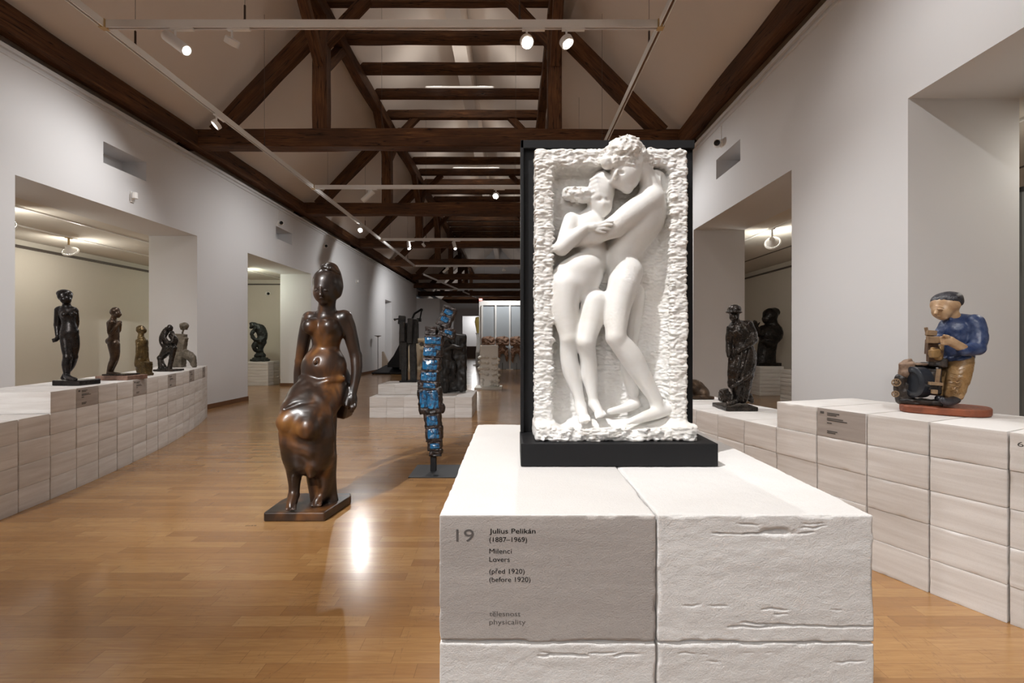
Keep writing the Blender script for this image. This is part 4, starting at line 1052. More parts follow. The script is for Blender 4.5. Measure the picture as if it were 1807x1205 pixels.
    s.chain([(572, 810, 3.08, 19), (574, 838, 3.09, 14), (573, 858, 3.09, 11), (570, 872, 3.09, 9.8)], .03)
    s.chain([(569, 874, 3.09, 9.5), (562, 883, 3.06, 8.5), (559, 889, 3.04, 6)], .012, flat=1.2)
    for i in range(5): s.chain([(552+i*3.6, 887, 3.04, 2.5), (550+i*3.9, 893-abs(i-1.5)*.5, 3.02, 2.1)], .004)
    # block she leans on, right behind the hand
    s.box(at(602, 716, 3.33), (.07, .085, .075), .02, .02, roll=12)
    s.rough(.0015, 12, 12, 9, 2, 4)
    s.mesh('figure', M['walnut'], t)
    mk = tag(MB().box(-1.60, -1.57, 2.855, 2.858, 0, .0006).box(-1.565, -1.555, 2.855, 2.862, 0, .0006).box(-1.548, -1.535, 2.855, 2.862, 0, .0006).build('floor_number', M['ink'], loc=(-1.56, 2.857, 0)), 'tiny black printed number on the floor before the wooden woman', 'floor marking')
    tag(MB().box(-.832, -.82, 3.795, 3.803, 0, .0006).box(-.815, -.803, 3.795, 3.803, 0, .0006).box(-.798, -.788, 3.795, 3.803, 0, .0006).build('floor_number', M['ink'], loc=(-.81, 3.8, 0)), 'tiny black printed number on the floor before the blue sculpture plate', 'floor marking')
wooden_woman()

# ================================================================ BLUE SEGMENTED FIGURE
def blue_figure():
    t = empty('ceramic_sculpture', (-.645, 4.04, 0), 'tall segmented figure of blue enamel and black ceramic on a pole and plate', 'sculpture')
    MB().box(-.84, -.45, 3.85, 4.235, 0, .010).build('base_plate', M['plate'], t, bevel=.002)
    MB().box(-.690, -.642, 4.018, 4.062, .010, .19).build('pole', M['black'], t, bevel=.003)
    D = 4.04; q = D/F
    segs = [(788.6, 559.5, 12.5, 18.5, 24, [(0, -9, 7.5, 4.6), (-1, 5, 7, 4.8)], 7), (778.5, 586, 5.5, 7, 12, [], 6), (761.5, 584, 10, 6.5, 4, [], 9), (792.5, 587, 11, 7.5, 18, [(0, 0, 6.6, 3.2)], 9),
            (767, 601, 16, 8.2, 2, [(-1, 0, 14, 6.2)], 12), (765, 619.5, 16, 9.8, 3, [(-4, 1, 11.5, 7.6), (9, -6, 5, 3.2)], 13), (762, 643, 16, 12, 3, [(-1, 0, 13, 8.6)], 13), (759, 663.5, 16, 10, 3, [(0, 0, 13.5, 7.6)], 13),
            (757, 679, 18.5, 6.5, 4, [(3, 0, 10.5, 4.4)], 13), (760, 706, 20, 22.5, -4, [(-10, -4, 6.5, 15), (6, -2, 10, 16)], 14), (764.5, 740.5, 14, 12.5, -5, [(0, 0, 9.5, 8.6)], 12), (766.5, 764, 14.5, 12.8, -3, [(0, -1, 10, 8.8)], 12), (768, 784.5, 12.5, 8.2, -3, [(1, 0, 8.5, 4.4)], 11), (769.5, 797, 11, 5, 0, [], 10)]
    for i, (x, y, hx, hz, roll, pan, dp) in enumerate(segs):
        c = at(x, y, D); w_ = hx*q; h_ = hz*q; d_ = dp*q
        s = Clay((c.x-w_*1.6-.03, c.y-d_*1.5-.03, c.z-h_*1.6-.03), (c.x+w_*1.6+.03, c.y+d_*1.5+.03, c.z+h_*1.6+.03), .0045)
        s.box(c, (w_, d_, h_), .018, 0, roll=roll)
        R = Matrix.Rotation(math.radians(roll), 3, 'Y')
        for (ox, oz, rx, rz) in pan: s.ell(c+R @ Vector((ox*q, -d_-.004, -oz*q)), (rx*q*1.08, .016, rz*q*1.08), .006, roll, sub=True)
        for e in (-1, 1): s.cone(c+R @ Vector((-w_*.9, -d_*.85, e*h_*.93)), c+R @ Vector((w_*.9, -d_*.85, e*h_*.93)), .008, .008, .006)
        if i == 9: s.ell(at(781, 720, 4.02), (.022, .04, .045), .01)
        s.rough(.005, 38, 38, 38, 3, i)
        g = s.mesh('segment', M['segment'], t, loc=c)
        for (ox, oz, rx, rz) in pan:
            cc = c+R @ Vector((ox*q, -d_+.003, -oz*q)); p = Clay((cc.x-rx*q*1.3-.02, cc.y-.03, cc.z-rz*q*1.3-.02), (cc.x+rx*q*1.3+.02, cc.y+.03, cc.z+rz*q*1.3+.02), .0035)
            p.box(cc, (rx*q, .010, rz*q), .009, 0, roll=roll); p.ell(cc+Vector((0, -.002, 0)), (rx*q*.8, .016, rz*q*.75), .01, roll)
            p.rough(.003, 30, 30, 30, 2, i+50); o = p.mesh('enamel_panel', M['enamel'], g, loc=cc)
    s = Clay((-.80, 3.98, .14), (-.46, 4.16, 1.36), .008)                 # dark spine joining the segments
    s.chain([(770, 796, D+.03, 7), (766, 740, D+.03, 10), (764, 700, D+.03, 12), (763, 640, D+.03, 13), (772, 600, D+.03, 11), (779, 585, D+.02, 5), (786, 562, D+.02, 6)], .02); s.rough(.006, 30, 30, 30, 2, 9)
    s.mesh('spine', M['segment'], t)
blue_figure()

# ================================================================ BRONZES ON THE LEFT PLINTH (top at PT)
PT = 5*BP
def statue(name, loc, label, cat='sculpture', group=None): return empty(name, loc, label, cat, group)
def s1():
    D = 3.86; t = statue('bronze_statue', (-3.56, 3.88, PT), 'tall black bronze nude girl on a dark block, leftmost figure on left plinth')
    MB().box(-3.665, -3.445, 3.79, 3.99, PT, PT+.043).build('base', M['bronze_black'], t, bevel=.006)
    s = Clay((-3.75, 3.70, PT+.035), (-3.38, 4.06, PT+.80), .0036)
    s.blob(114.5, 522.5, D, 9.6, 10.4, 11, .006); s.blob(116, 529, D-.015, 7, 7.5, 8.5, .008); s.blob(117, 527, D-.05, 1.2, 2.4, 2, .006)
    s.blob(103.5, 524, D, 1.8, 3, 2, .004); s.blob(114, 518.5, D+.012, 10.6, 8, 11.5, .004)
    s.chain([(117, 533, D+.01, 5.5), (118, 543, D+.02, 6)], .015)
    s.chain([(107, 545, D+.02, 5.5), (130, 547, D+.03, 5.5)], .02)
    s.chain([(118.5, 553, D+.015, 12.5), (121, 568, D+.02, 10.5), (122.5, 584, D+.02, 13.5)], .02, flat=.75)
    s.blob(114, 555, D-.022, 5, 5, 5, .016); s.blob(129, 554, D-.018, 4.8, 4.8, 5, .016)
    s.blob(122.5, 588, D+.02, 13, 12, 11, .016)
    s.chain([(103.5, 547, D+.02, 5.8), (101.5, 573, D+.05, 5.0)], .01); s.chain([(101.5, 574, D+.05, 5), (102.5, 594, D+.03, 3.6)], .008)
    s.chain([(103, 595, D+.02, 3.6), (98, 600, D, 3.4)], .006)
    for i in range(4): s.chain([(97, 597.5+i*1.6, D-.01, 1.3), (92.5+i*.5, 598.5+i*1.6, D-.01, 1.1)], .002)
    s.chain([(132, 549, D+.04, 5), (134, 572, D+.08, 4.5), (126, 590, D+.10, 4)], .01)
    s.chain([(117, 596, D+.01, 9), (118.2, 615, D, 7.8), (119.5, 631, D-.01, 5.6)], .012)
    s.chain([(119.5, 631, D-.01, 6.6), (117.5, 644, D+.01, 6.6), (118, 662, D, 4)], .01)
    s.chain([(118, 664, D, 4.4), (124, 667.5, D-.035, 4.2), (133, 669, D-.07, 3)], .008, flat=1.2)
    s.chain([(130, 596, D+.03, 8), (131.5, 612, D+.04, 7), (129, 630, D+.05, 5.4)], .012)
    s.chain([(130, 630, D+.05, 6.2), (125, 646, D+.08, 5.4), (114, 662, D+.09, 3.4), (111, 667, D+.09, 3.2)], .01)
    s.mesh('figure', M['bronze_black'], t)
s1()
def s2():
    D = 4.42; t = statue('bronze_statue', (-3.64, 4.44, PT), 'bronze nude youth in profile with raised hands, on a reddish marble slab')
    MB().box(-3.785, -3.49, 4.32, 4.56, PT, PT+.040).build('marble_slab', M['redstone'], t, bevel=.003)
    MB().box(-3.75, -3.54, 4.35, 4.53, PT+.040, PT+.054).build('base', M['bronze_dark'], t, bevel=.003)
    s = Clay((-3.80, 4.30, PT+.045), (-3.54, 4.58, PT+.74), .0034)
    s.blob(203.5, 549, D, 7.4, 7.2, 7.2, .006); s.blob(208, 554, D, 5.2, 6, 5.5, .006); s.blob(213, 555, D, 1.6, 2.2, 2, .004); s.blob(208.5, 559, D, 2.4, 2, 3, .006)
    s.blob(198.5, 551, D, 3.5, 5, 5, .006)
    s.chain([(201.5, 558, D, 4.2), (199, 566, D, 4.6)], .01)
    s.chain([(199, 571, D, 8), (200, 583, D, 7.8), (201.5, 594, D, 7.0)], .015, flat=1.2)
    s.blob(199.5, 602, D, 9, 8.5, 10, .015); s.blob(194.5, 602, D, 5.5, 7, 8, .01)
    s.chain([(196.5, 569, D-.06, 4.8), (193.5, 583, D-.07, 3.9), (196, 588, D-.07, 3.6), (205, 577, D-.07, 3.0), (210.5, 570, D-.05, 2.6)], .006)
    s.chain([(203, 570, D+.06, 4.4), (209, 584, D+.06, 3.4), (212, 572, D+.04, 2.6)], .006)
    s.blob(211, 568.5, D-.03, 3.2, 3, 4, .004)
    for i in range(4): s.chain([(211, 567+i*1.2, D-.03, 1.2), (213.5, 566.8+i*1.4, D-.01, 1.0)], .002)
    s.chain([(200.5, 608, D-.02, 8.8), (202, 624, D-.02, 6.8), (201, 634, D-.02, 5.2)], .01)
    s.chain([(200.5, 634, D-.02, 5.3), (196, 645, D-.01, 4.8), (191.5, 657, D, 3.0)], .008)
    s.chain([(191, 658.5, D-.02, 2.8), (200, 659, D-.03, 2.6), (206, 660, D-.03, 1.9)], .006)
    s.chain([(202, 608, D+.035, 8), (204, 624, D+.03, 6.2), (202.5, 638, D+.03, 4.6), (198, 650, D+.03, 3.6), (197, 657, D+.03, 2.8)], .008)
    s.chain([(197, 658, D+.03, 2.6), (211, 659.5, D+.02, 1.9)], .006)
    s.mesh('figure', M['bronze_brown'], t)
s2()
def s3():
    D = 4.93; t = statue('bronze_statue', (-3.82, 4.93, PT), 'golden brown armless-looking bronze figure in profile, middle of left plinth')
    s = Clay((-3.96, 4.80, PT-.004), (-3.68, 5.08, PT+.57), .0036)
    s.blob(248.5, 580.5, D, 7, 6.5, 7, .006); s.blob(253.5, 583, D, 4.6, 5.6, 5, .006); s.blob(257, 584, D, 1.3, 1.8, 1.6, .003); s.blob(245, 582, D, 3.2, 4.5, 5, .005)
    s.chain([(249, 587, D, 3.8), (248.5, 594, D, 4.6)], .012)
    s.chain([(250, 603, D, 8.4), (250.5, 618, D, 7.8), (250, 634, D, 9.2)], .02, flat=1.1)
    s.chain([(244, 601, D-.04, 3.6), (243.5, 622, D-.05, 3.2), (241.5, 638, D-.04, 3.2), (241, 645, D-.04, 2.6)], .008)
    s.chain([(256.5, 602, D+.03, 4), (257.5, 622, D+.03, 4), (256, 640, D+.02, 4)], .012)
    s.chain([(247, 640, D, 7.4), (247, 660, D, 4.4)], .015); s.chain([(255, 636, D+.02, 6.6), (257, 658, D+.02, 5.4)], .015)
    s.box(at(256, 651, D), (.046, .05, .075), .01, .02); s.box((-3.825, 4.93, PT+.0135), (.072, .065, .012), .004, .01)
    s.rough(.0028, 45, 45, 30, 3, 3); s.mesh('figure', M['bronze_gold'], t)
s3()
def s4():
    D = 5.68; t = statue('bronze_statue', (-4.11, 5.68, PT), 'dark bronze seated mother embracing a child in looping forms, left plinth')
    s = Clay((-4.32, 5.52, PT-.004), (-3.92, 5.84, PT+.56), .0042)
    s.chain([(300, 578, D, 4.0), (294, 583, D, 5.4), (288, 593, D, 5.4), (286.5, 603, D, 5.0), (291, 611, D, 5), (296, 618, D, 6)], .012)
    s.blob(300, 579, D-.01, 4, 6.5, 5, .01, roll=-8)
    s.chain([(292, 586, D-.05, 3.2), (290, 596, D-.07, 3.0), (296, 604, D-.08, 3.0), (304, 603, D-.07, 2.8), (307, 594, D-.05, 2.8), (303, 587, D-.03, 2.6)], .005)
    s.chain([(303, 592, D, 5), (308, 600, D+.01, 5.4), (306, 608, D, 5.2)], .01)
    s.blob(303.5, 587, D-.03, 3.4, 3.6, 4, .004)
    s.chain([(296, 612, D, 6.8), (291, 622, D, 6.4)], .012); s.chain([(289, 625, D+.01, 6.2), (304, 615, D-.03, 5.6)], .012); s.blob(306, 613, D-.03, 5, 5, 5, .008)
    s.chain([(290, 626, D+.02, 5.8), (282, 632, D, 4.6)], .01); s.chain([(283, 632, D, 4.4), (285, 652, D, 4.8)], .008); s.chain([(283, 636, D, 4), (293, 651, D, 3)], .008)
    s.chain([(307, 614, D-.04, 4.8), (302, 636, D-.03, 4.0), (299, 651, D-.03, 3.6)], .006)
    s.box((-4.095, 5.68, PT+.0135), (.118, .10, .011), .004, .012); s.chain([(280, 653, D-.02, 3), (296, 653, D-.04, 3.4)], .008)
    s.rough(.002, 30, 30, 30, 2, 3); s.mesh('figure', M['bronze_dark'], t)
s4()
def s5():
    D = 6.52; t = statue('abstract_sculpture', (-4.47, 6.52, PT), 'abstract arched grey-brown bronze torso with rod neck, farthest on left plinth')
    s = Clay((-4.72, 6.36, PT-.004), (-4.24, 6.70, PT+.66), .0046)
    s.chain([(308, 628, D, 8.5), (322, 625, D, 8.5), (336, 629, D, 8), (343, 645, D, 4.6)], .012, flat=.8)
    s.box(at(314.5, 638, D), (.078, .055, .075), .006, .01)
    s.box(at(317, 604, D), (.075, .045, .115), .006, .01, roll=4); s.box(at(321, 608, D), (.05, .04, .10), .006, .01, roll=10)
    s.chain([(321, 590, D, 1.1), (323.5, 582, D, 1.1)], .002)
    s.blob(325, 575, D, 7.6, 6.2, 7, .003, roll=-6); s.box(at(325, 578, D), (.035, .03, .03), .006, .01)
    for i in range(6): s.cone(at(308+i*2.2, 633, D-.065), at(308+i*2.2, 647, D-.065), .004, .004, .002, sub=True)
    s.rough(.004, 32, 32, 32, 3, 6); s.mesh('figure', M['bronze_grey'], t)
s5()
# ================================================================ SIDE ROOM FIGURE, LEFT
def stooping():
    D = 12.12; t = statue('bronze_statue', (-6.42, 12.12, .6), 'small black bronze stooping man on thin-coursed plinth in left side room')
    s = Clay((-6.72, 11.86, .594), (-6.18, 12.40, 1.60), .0085)
    s.box((-6.41, 12.12, .632), (.18, .15, .028), .01, .01); s.box((-6.41, 12.12, .67), (.15, .12, .03), .02, .02)
    s.blob(446.5, 573, D-.05, 5.4, 5, 5.5, .02); s.blob(444, 577, D-.08, 3, 3.5, 4, .02)
    s.chain([(450, 576, D, 4), (458, 580, D+.02, 8.5), (463, 592, D+.03, 8.2), (461, 601, D, 8)], .04)
    s.chain([(451, 580, D-.10, 3.6), (444, 590, D-.14, 2.8), (449, 598, D-.12, 2.6), (455, 600, D-.12, 2.4)], .02)
    s.chain([(465, 584, D+.05, 4), (467, 595, D, 3.4), (460, 602, D-.1, 2.8)], .02)
    s.chain([(463, 604, D, 6), (459, 615, D-.03, 4.4), (462, 627, D, 3.4)], .03); s.chain([(454, 603, D-.04, 5), (448, 613, D-.10, 3.8), (456, 622, D-.02, 3.2), (452, 629, D, 3)], .02)
    s.blob(459, 627, D, 9, 5, 9, .03); s.rough(.012, 16, 16, 16, 3, 2); s.mesh('figure', M['bronze_matt'], t)
stooping()
# ================================================================ RIGHT PLINTH FIGURES
PR = 4*BP
def miner():
    D = 3.56; t = statue('bronze_statue', (1.68, 3.56, PR), 'glossy black bronze worker with helmet and long apron on the right plinth')
    MB().vprism([(1.555, 3.70), (1.545, 3.43), (1.775, 3.43), (1.80, 3.66), (1.76, 3.72)], PR, PR+.030).build('base', M['bronze_dark'], t, bevel=.005)
    s = Clay((1.50, 3.36, PR+.02), (1.88, 3.80, PR+.80), .0036)
    s.blob(1296, 556, D, 8, 10, 9, .006); s.blob(1293.5, 560, D-.025, 6, 6.5, 6, .008); s.blob(1290.5, 557, D-.06, 1.3, 3, 1.8, .003); s.blob(1291.5, 564, D-.05, 3, 1.6, 2.6, .003)
    s.chain([(1298, 563, D+.01, 5.5), (1302, 573, D+.02, 6.5)], .012)
    s.chain([(1294, 577, D+.02, 8), (1318, 573, D+.02, 8)], .02, flat=.9)
    s.chain([(1305, 585, D+.01, 16.5), (1308, 603, D+.01, 15.5), (1311, 622, D+.01, 17)], .03, flat=.8)
    s.chain([(1321, 573, D, 8.4), (1327, 587, D, 8), (1330, 599, D-.03, 6.8)], .012); s.chain([(1330, 600, D-.04, 6.8), (1315, 611, D-.08, 5.4), (1305, 617, D-.09, 4.2)], .010)
    s.blob(1301.5, 619, D-.09, 4.6, 3.8, 4.2, .005)
    for i in range(4): s.chain([(1300-i*.3, 616+i*1.9, D-.10, 1.5), (1296.5, 618+i*2, D-.10, 1.3), (1297.5, 620.5+i*1.9, D-.085, 1.1)], .002)
    s.chain([(1290, 579, D, 7), (1287, 600, D+.01, 6), (1286, 618, D, 4.6), (1286, 628, D-.01, 3.8)], .012)
    s.chain([(1285, 626, D-.01, 2.2), (1288, 634, D-.01, 1.6)], .004)
    # apron skirt
    s.chain([(1312, 624, D+.01, 19), (1309, 650, D, 20), (1305, 676, D, 16)], .03, flat=.8)
    s.chain([(1318, 630, D+.02, 14), (1318, 660, D+.02, 11), (1309, 700, D+.02, 11.5)], .03); s.chain([(1302, 680, D, 12), (1300, 704, D, 8)], .02)
    s.chain([(1322, 700, D+.04, 6), (1326, 708, D+.05, 4)], .02)
    s.chain([(1330, 640, D-.03, 3), (1322, 662, D-.07, 3.2), (1306, 674, D-.09, 3), (1290, 684, D-.07, 2.6)], .008)
    for i in range(4): s.chain([(1304+i*6, 618, D-.07, 2), (1299+i*5, 650, D-.085, 2), (1296+i*3.4, 672, D-.075, 1.6)], .01, sub=(i % 2 == 0))
    s.chain([(1290, 636, D, 5), (1289, 680, D, 4.4)], .02)
    for i in range(5): s.chain([(1297+i*5, 684, D-.06, 1.3), (1296+i*5, 708, D-.055, 1.3)], .006, sub=(i % 2 == 0))
    s.chain([(1296, 708, D-.05, 5), (1284, 712, D-.10, 4)], .01)
    for x, y, dx in ((1290, 588, 6), (1300, 590, 8)): s.chain([(x, 585, D-.08, 2.4), (x+dx*.6, 590, D-.085, 2.4)], .008)
    s.rough(.0032, 40, 40, 30, 3, 4, lambda x, y, z: np.where(z > EYE-(566-CY)/F*D, .15, 1.0)); s.mesh('figure', M['bronze_dark'], t)
    h = Clay((1.56, 3.42, 1.28), (1.78, 3.68, 1.46), .003)
    h.blob(1296, 547, D, 11.5, 10, 12, .004, roll=-6); h.blob(1295, 551, D-.005, 13.5, 2.6, 14.5, .006, roll=2); h.chain([(1294, 538.5, D-.03, 1.2), (1299, 538.5, D+.03, 1.2)], .004)
    h.mesh('helmet', M['bronze_dark'], t)
    k = Clay((1.53, 3.44, PR+.02), (1.66, 3.64, PR+.20), .004); k.box(at(1279, 701, D-.02), (.034, .045, .035), .008, .008, roll=6); k.box(at(1278, 690, D-.02), (.025, .03, .016), .006, .008, roll=-14); k.chain([(1272, 690, D-.03, 3), (1286, 693, D-.02, 3)], .008); k.rough(.004, 40, 40, 40, 2, 3)
    k.mesh('tool_block', M['bronze_dark'], t)
miner()
def half_figure():
    D = 9.86; t = statue('bronze_statue', (5.30, 9.90, .6), 'dark brown half-length bronze woman holding an object, plinth in the right side room')
    MB().box(5.06, 5.53, 9.76, 10.04, .6, .665).build('base', M['bronze_black'], t, bevel=.006)
    s = Clay((4.92, 9.62, .65), (5.62, 10.14, 1.90), .008)
    s.blob(1359, 556, D, 12.5, 12, 12.5, .02); s.blob(1353, 563, D-.03, 8, 8, 8, .03); s.blob(1349, 560, D-.03, 2, 3, 3, .01); s.chain([(1362, 566, D, 8), (1365, 578, D, 10)], .04); s.blob(1366, 551, D+.03, 9, 8, 10, .03)
    s.chain([(1350, 585, D, 12), (1368, 588, D, 13)], .06, flat=.8); s.chain([(1358, 592, D, 17), (1354, 612, D, 14)], .06, flat=.8)
    s.chain([(1353, 615, D, 15), (1350, 641, D, 18)], .05, flat=.7)
    s.chain([(1372, 582, D, 7), (1374, 594, D, 6), (1360, 606, D-.12, 5), (1345, 602, D-.15, 4)], .03)
    s.chain([(1346, 584, D-.05, 6), (1340, 590, D-.12, 5), (1337, 580, D-.15, 3.5)], .03); s.chain([(1336, 581, D-.16, 3), (1333, 569, D-.17, 3.4)], .015); s.blob(1329, 568, D-.17, 4.6, 3.6, 4, .01)
    for i in range(3): s.chain([(1335+i*1.6, 574, D-.17, 1.0), (1337+i*1.8, 571-i, D-.17, .9)], .006)
    s.rough(.006, 14, 14, 14, 2, 8); s.mesh('figure', M['bronze_black'], t)
half_figure()
def crouch():
    t = statue('stone_sculpture', (1.66, 4.22, PR), 'small brown rounded animal-like sculpture, right plinth, half hidden by the relief')
    s = Clay((1.44, 4.02, PR-.006), (1.82, 4.42, PR+.24), .005)
    s.chain([(1236, 692, 4.22, 13), (1228, 682, 4.22, 12), (1216, 678, 4.22, 9)], .03); s.blob(1240, 695, 4.2, 11, 12, 14, .02); s.box((1.64, 4.22, PR+.0145), (.115, .10, .012), .004, .01); s.chain([(1216, 678, 4.2, 7), (1208, 668, 4.2, 6)], .02)
    s.chain([(1238, 676, 4.13, 1.6), (1226, 697, 4.11, 1.6)], .006, sub=True)
    s.mesh('figure', M['bronze_brown'], t)
crouch()

# ================================================================ PAINTED METAL WORKER
def worker():
    t = statue('painted_sculpture', (2.14, 2.37, PT), 'painted carved worker in blue shirt bending over a grinding machine, on right plinth')
    skin = bronze('painted_skin', (.50, .34, .20), (.36, .22, .12), .3, .45, 0, 25, .1)
    blue = bronze('painted_blue_shirt', (.016, .035, .11), (.055, .08, .16), .25, .45, 0, 30, .3)
    tan = bronze('painted_ochre_trousers', (.26, .145, .055), (.42, .27, .13), .22, .42, 0, 18, .3)
    tanw = bronze('worn_ochre_wood', (.30, .20, .11), (.20, .125, .07), .5, .7, 0, 30, .3)
    hairm = bronze('painted_dark_hair', (.018, .018, .024), (.05, .05, .06), .25, .4, 0, 40, .5)
    blk = bronze('painted_black_machine', (.012, .012, .014), (.06, .042, .03), .3, .5, .1, 22, .4)
    red = bronze('red_brown_ground', (.30, .085, .035), (.17, .05, .025), .45, .7, 0, 14, .5)
    gold = bronze('gilded_ochre', (.36, .22, .09), (.22, .13, .05), .25, .45, .1, 20, .2)
    ax = Vector((.745, -.667, 0)); nv = Vector((.667, .745, 0)); c0 = Vector((2.14, 2.37, 0))
    poly = []
    for i in range(28):
        a = 2*math.pi*i/28; r = 1+.05*math.sin(3*a+1); p = c0+ax*(.172*r*math.copysign(abs(math.cos(a))**.5, math.cos(a)))+nv*(.135*math.copysign(abs(math.sin(a))**.62, math.sin(a))); poly.append((p.x, p.y))
    smooth_by_angle(MB().vprism(poly, PT, PT+.036).build('ground', red, t, bevel=.006))
    def d(x, o=0): return 2.36-.00135*(x-1660)+o
    lo, hi = (1.93, 2.10, PT+.03), (2.40, 2.62, PT+.62); h = .0034
    def S(): return Clay(lo, hi, h)
    def ch(s, pts, k=.008, flat=1, sub=False): s.chain([(x, y, d(x, o), r) for x, y, o, r in pts], k, flat, sub)
    def bl(s, x, y, o, rx, rz, ry, k=.008, roll=0, sub=False): s.blob(x, y, d(x, o), rx, rz, ry, k, roll, sub=sub)
    s = S()                                                              # head and neck
    bl(s, 1668, 537, .02, 20, 19, 22, .01, -18); bl(s, 1662, 549, 0, 14, 14, 15, .012, -18); bl(s, 1664, 560, -.005, 7, 5, 7, .01)
    ch(s, [(1653, 546, -.035, 2.2), (1651.5, 553, -.045, 3.0)], .006); bl(s, 1658.5, 545, -.045, 4.5, 2.2, 4, .004, 12, sub=True); bl(s, 1646.5, 543, -.02, 3, 2, 3, .003, sub=True)
    bl(s, 1660, 546.4, -.036, 4, 1.7, 3, .003, 12); bl(s, 1656.5, 558.5, -.040, 4, 1.5, 3, .003, 18); bl(s, 1656.5, 558.6, -.050, 4, .4, 4, .001, 18, sub=True)
    ch(s, [(1651, 541, -.045, 1.1), (1658, 541, -.052, 1.3), (1666, 544, -.045, 1.0)], .003)
    bl(s, 1685.5, 538, .005, 3.6, 6, 3, .004, 8); ch(s, [(1678, 552, .02, 10.5), (1684, 564, .03, 11.5)], .012)
    s.mesh('head', skin, t)
    s = S(); bl(s, 1670.5, 529, .025, 21.5, 14.5, 23, .006, -12); bl(s, 1681, 533, .03, 12, 11, 18, .01); ch(s, [(1688, 534, .02, 3), (1690, 545, .03, 2.5)], .006); s.rough(.0012, 120, 120, 50, 2, 5); s.mesh('hair', hairm, t)
    s = S()                                                              # shirt
    ch(s, [(1669, 573, .03, 9), (1690, 566, .04, 12), (1716, 568, .04, 12)], .02); ch(s, [(1690, 585, .03, 27), (1689, 610, .03, 25), (1692, 628, .03, 22)], .02, .85)
    ch(s, [(1718, 570, .02, 15), (1726, 592, .01, 14), (1724, 612, -.01, 12.5)], .01); ch(s, [(1723, 615, -.015, 12.5), (1700, 618, -.05, 10)], .008)
    ch(s, [(1668, 576, .03, 10), (1658, 592, .02, 8.5), (1660, 606, .0, 7.5)], .012); ch(s, [(1676, 563, .0, 2), (1687, 556, .02, 2.2), (1699, 556, .04, 2.2)], .006)
    bl(s, 1675, 577, -.055, 5, 9, 8, .004, 22, sub=True); ch(s, [(1665, 633, .0, 3), (1690, 634, -.02, 3), (1712, 630, .0, 3)], .01)
    s.rough(.0022, 34, 34, 34, 3, 7); s.mesh('shirt', blue, t)
    s = S(); ch(s, [(1699, 614, -.055, 7.4), (1684, 606, -.075, 7.6)], .008); bl(s, 1675, 601, -.08, 9.5, 8, 8, .008, 14)
    for i in range(4): ch(s, [(1669+i*.8, 596+i*3.4, -.085, 2.9), (1661.5+i*.6, 595.5+i*3.6, -.09, 2.7), (1662.5+i*.6, 600+i*3.0, -.07, 2.2)], .0022)
    ch(s, [(1673, 594, -.095, 2.9), (1666, 592, -.10, 2.4)], .003); s.mesh('right_hand', skin, t)
    s = S(); bl(s, 1650, 624, -.04, 10.5, 7.5, 9, .008)
    for i in range(4): ch(s, [(1657-i*.4, 618+i*3.3, -.07, 2.7), (1647, 619+i*3.3, -.085, 2.7), (1640.5+i*.4, 619.5+i*3.3, -.06, 2.3)], .0024)
    ch(s, [(1655, 616, -.04, 3), (1645, 615, -.07, 2.6)], .004); ch(s, [(1656, 630, -.03, 6.5), (1659, 612, -.01, 5.5)], .008); s.mesh('left_hand', gold, t)
    s = S()                                                              # trousers
    ch(s, [(1683, 634, .03, 16), (1700, 634, .03, 14)], .015); ch(s, [(1697, 640, .02, 17), (1692, 664, 0, 16.5), (1684, 696, -.03, 13)], .012); ch(s, [(1681, 640, .04, 15), (1674, 668, .03, 13), (1668, 698, .02, 12)], .012)
    for i in range(7): ch(s, [(1676+i, 650+i*7.5, -.062-i*.001, 1.1), (1690, 654+i*7.2, -.075-i*.002, 1.3), (1702-i*1.5, 650+i*7.2, -.05, 1.1)], .006)
    s.rough(.0018, 40, 40, 60, 2, 2); s.mesh('trousers', tan, t)
    s = S(); ch(s, [(1686, 705, -.04, 7.5), (1674, 709, -.075, 7.5), (1664, 706, -.10, 5.5)], .008); ch(s, [(1668, 705, .01, 7), (1656, 703, -.02, 5.5)], .008); s.mesh('shoes', hairm, t)
    # the machine: column, part being ground, motor, belt wheel and hand wheels
    def bx(m, x, y, o, hx, hz, hy, roll=0):
        c = at(x, y, d(x, o)); r = math.radians(roll); q = d(x, o)/F; u = Vector((math.cos(r)*.92, -.38, -math.sin(r))).normalized(); v = Vector((.38, .92, 0)).normalized(); u = (u-v*u.dot(v)).normalized(); w_ = u.cross(v)
        return m.obox(c, u, v, w_, hx*q, hy*q, hz*q)
    m = MB(); bx(m, 1643, 612, -.03, 7, 13, 7, 3); bx(m, 1644, 628, -.02, 6, 10, 6); bx(m, 1641, 597, -.03, 4, 11, 4, 2); m.build('column', blk and bronze('brown_post', (.09, .05, .03), (.15, .09, .055), .5, .6, 0, 25, .3), t, bevel=.002)
    m = MB(); bx(m, 1649, 599.5, -.055, 10.5, 6, 6, 2); bx(m, 1643, 587.5, -.04, 7, 4.5, 5, 6); bx(m, 1635, 583, -.04, 2, 5.5, 3, -10); bx(m, 1638, 590, -.04, 3, 3, 3); m.build('workpiece', tanw, t, bevel=.002)
    m = MB(); bx(m, 1655, 664, -.075, 2.6, 13, 2.6, 6); bx(m, 1650.5, 677, -.085, 9, 2.6, 6, 3); bx(m, 1648.5, 691, -.085, 4, 3.6, 4, 4); m.build('spindle_rods', tanw, t, bevel=.0015)
    dirx = Vector((-.98, .05, 0)).normalized()
    m = MB(); c = at(1617, 674, d(1617, -.03)); q = d(1619)/F
    m.lathe(c-dirx*.03, dirx, [(0, 25*q), (.004, 27*q), (.05, 27*q), (.054, 25*q), (.055, 18*q), (.05, 17*q)], 36); smooth_by_angle(m.build('belt_wheel', plain('dark_blue_black_band', (.02, .024, .032), .3), t))
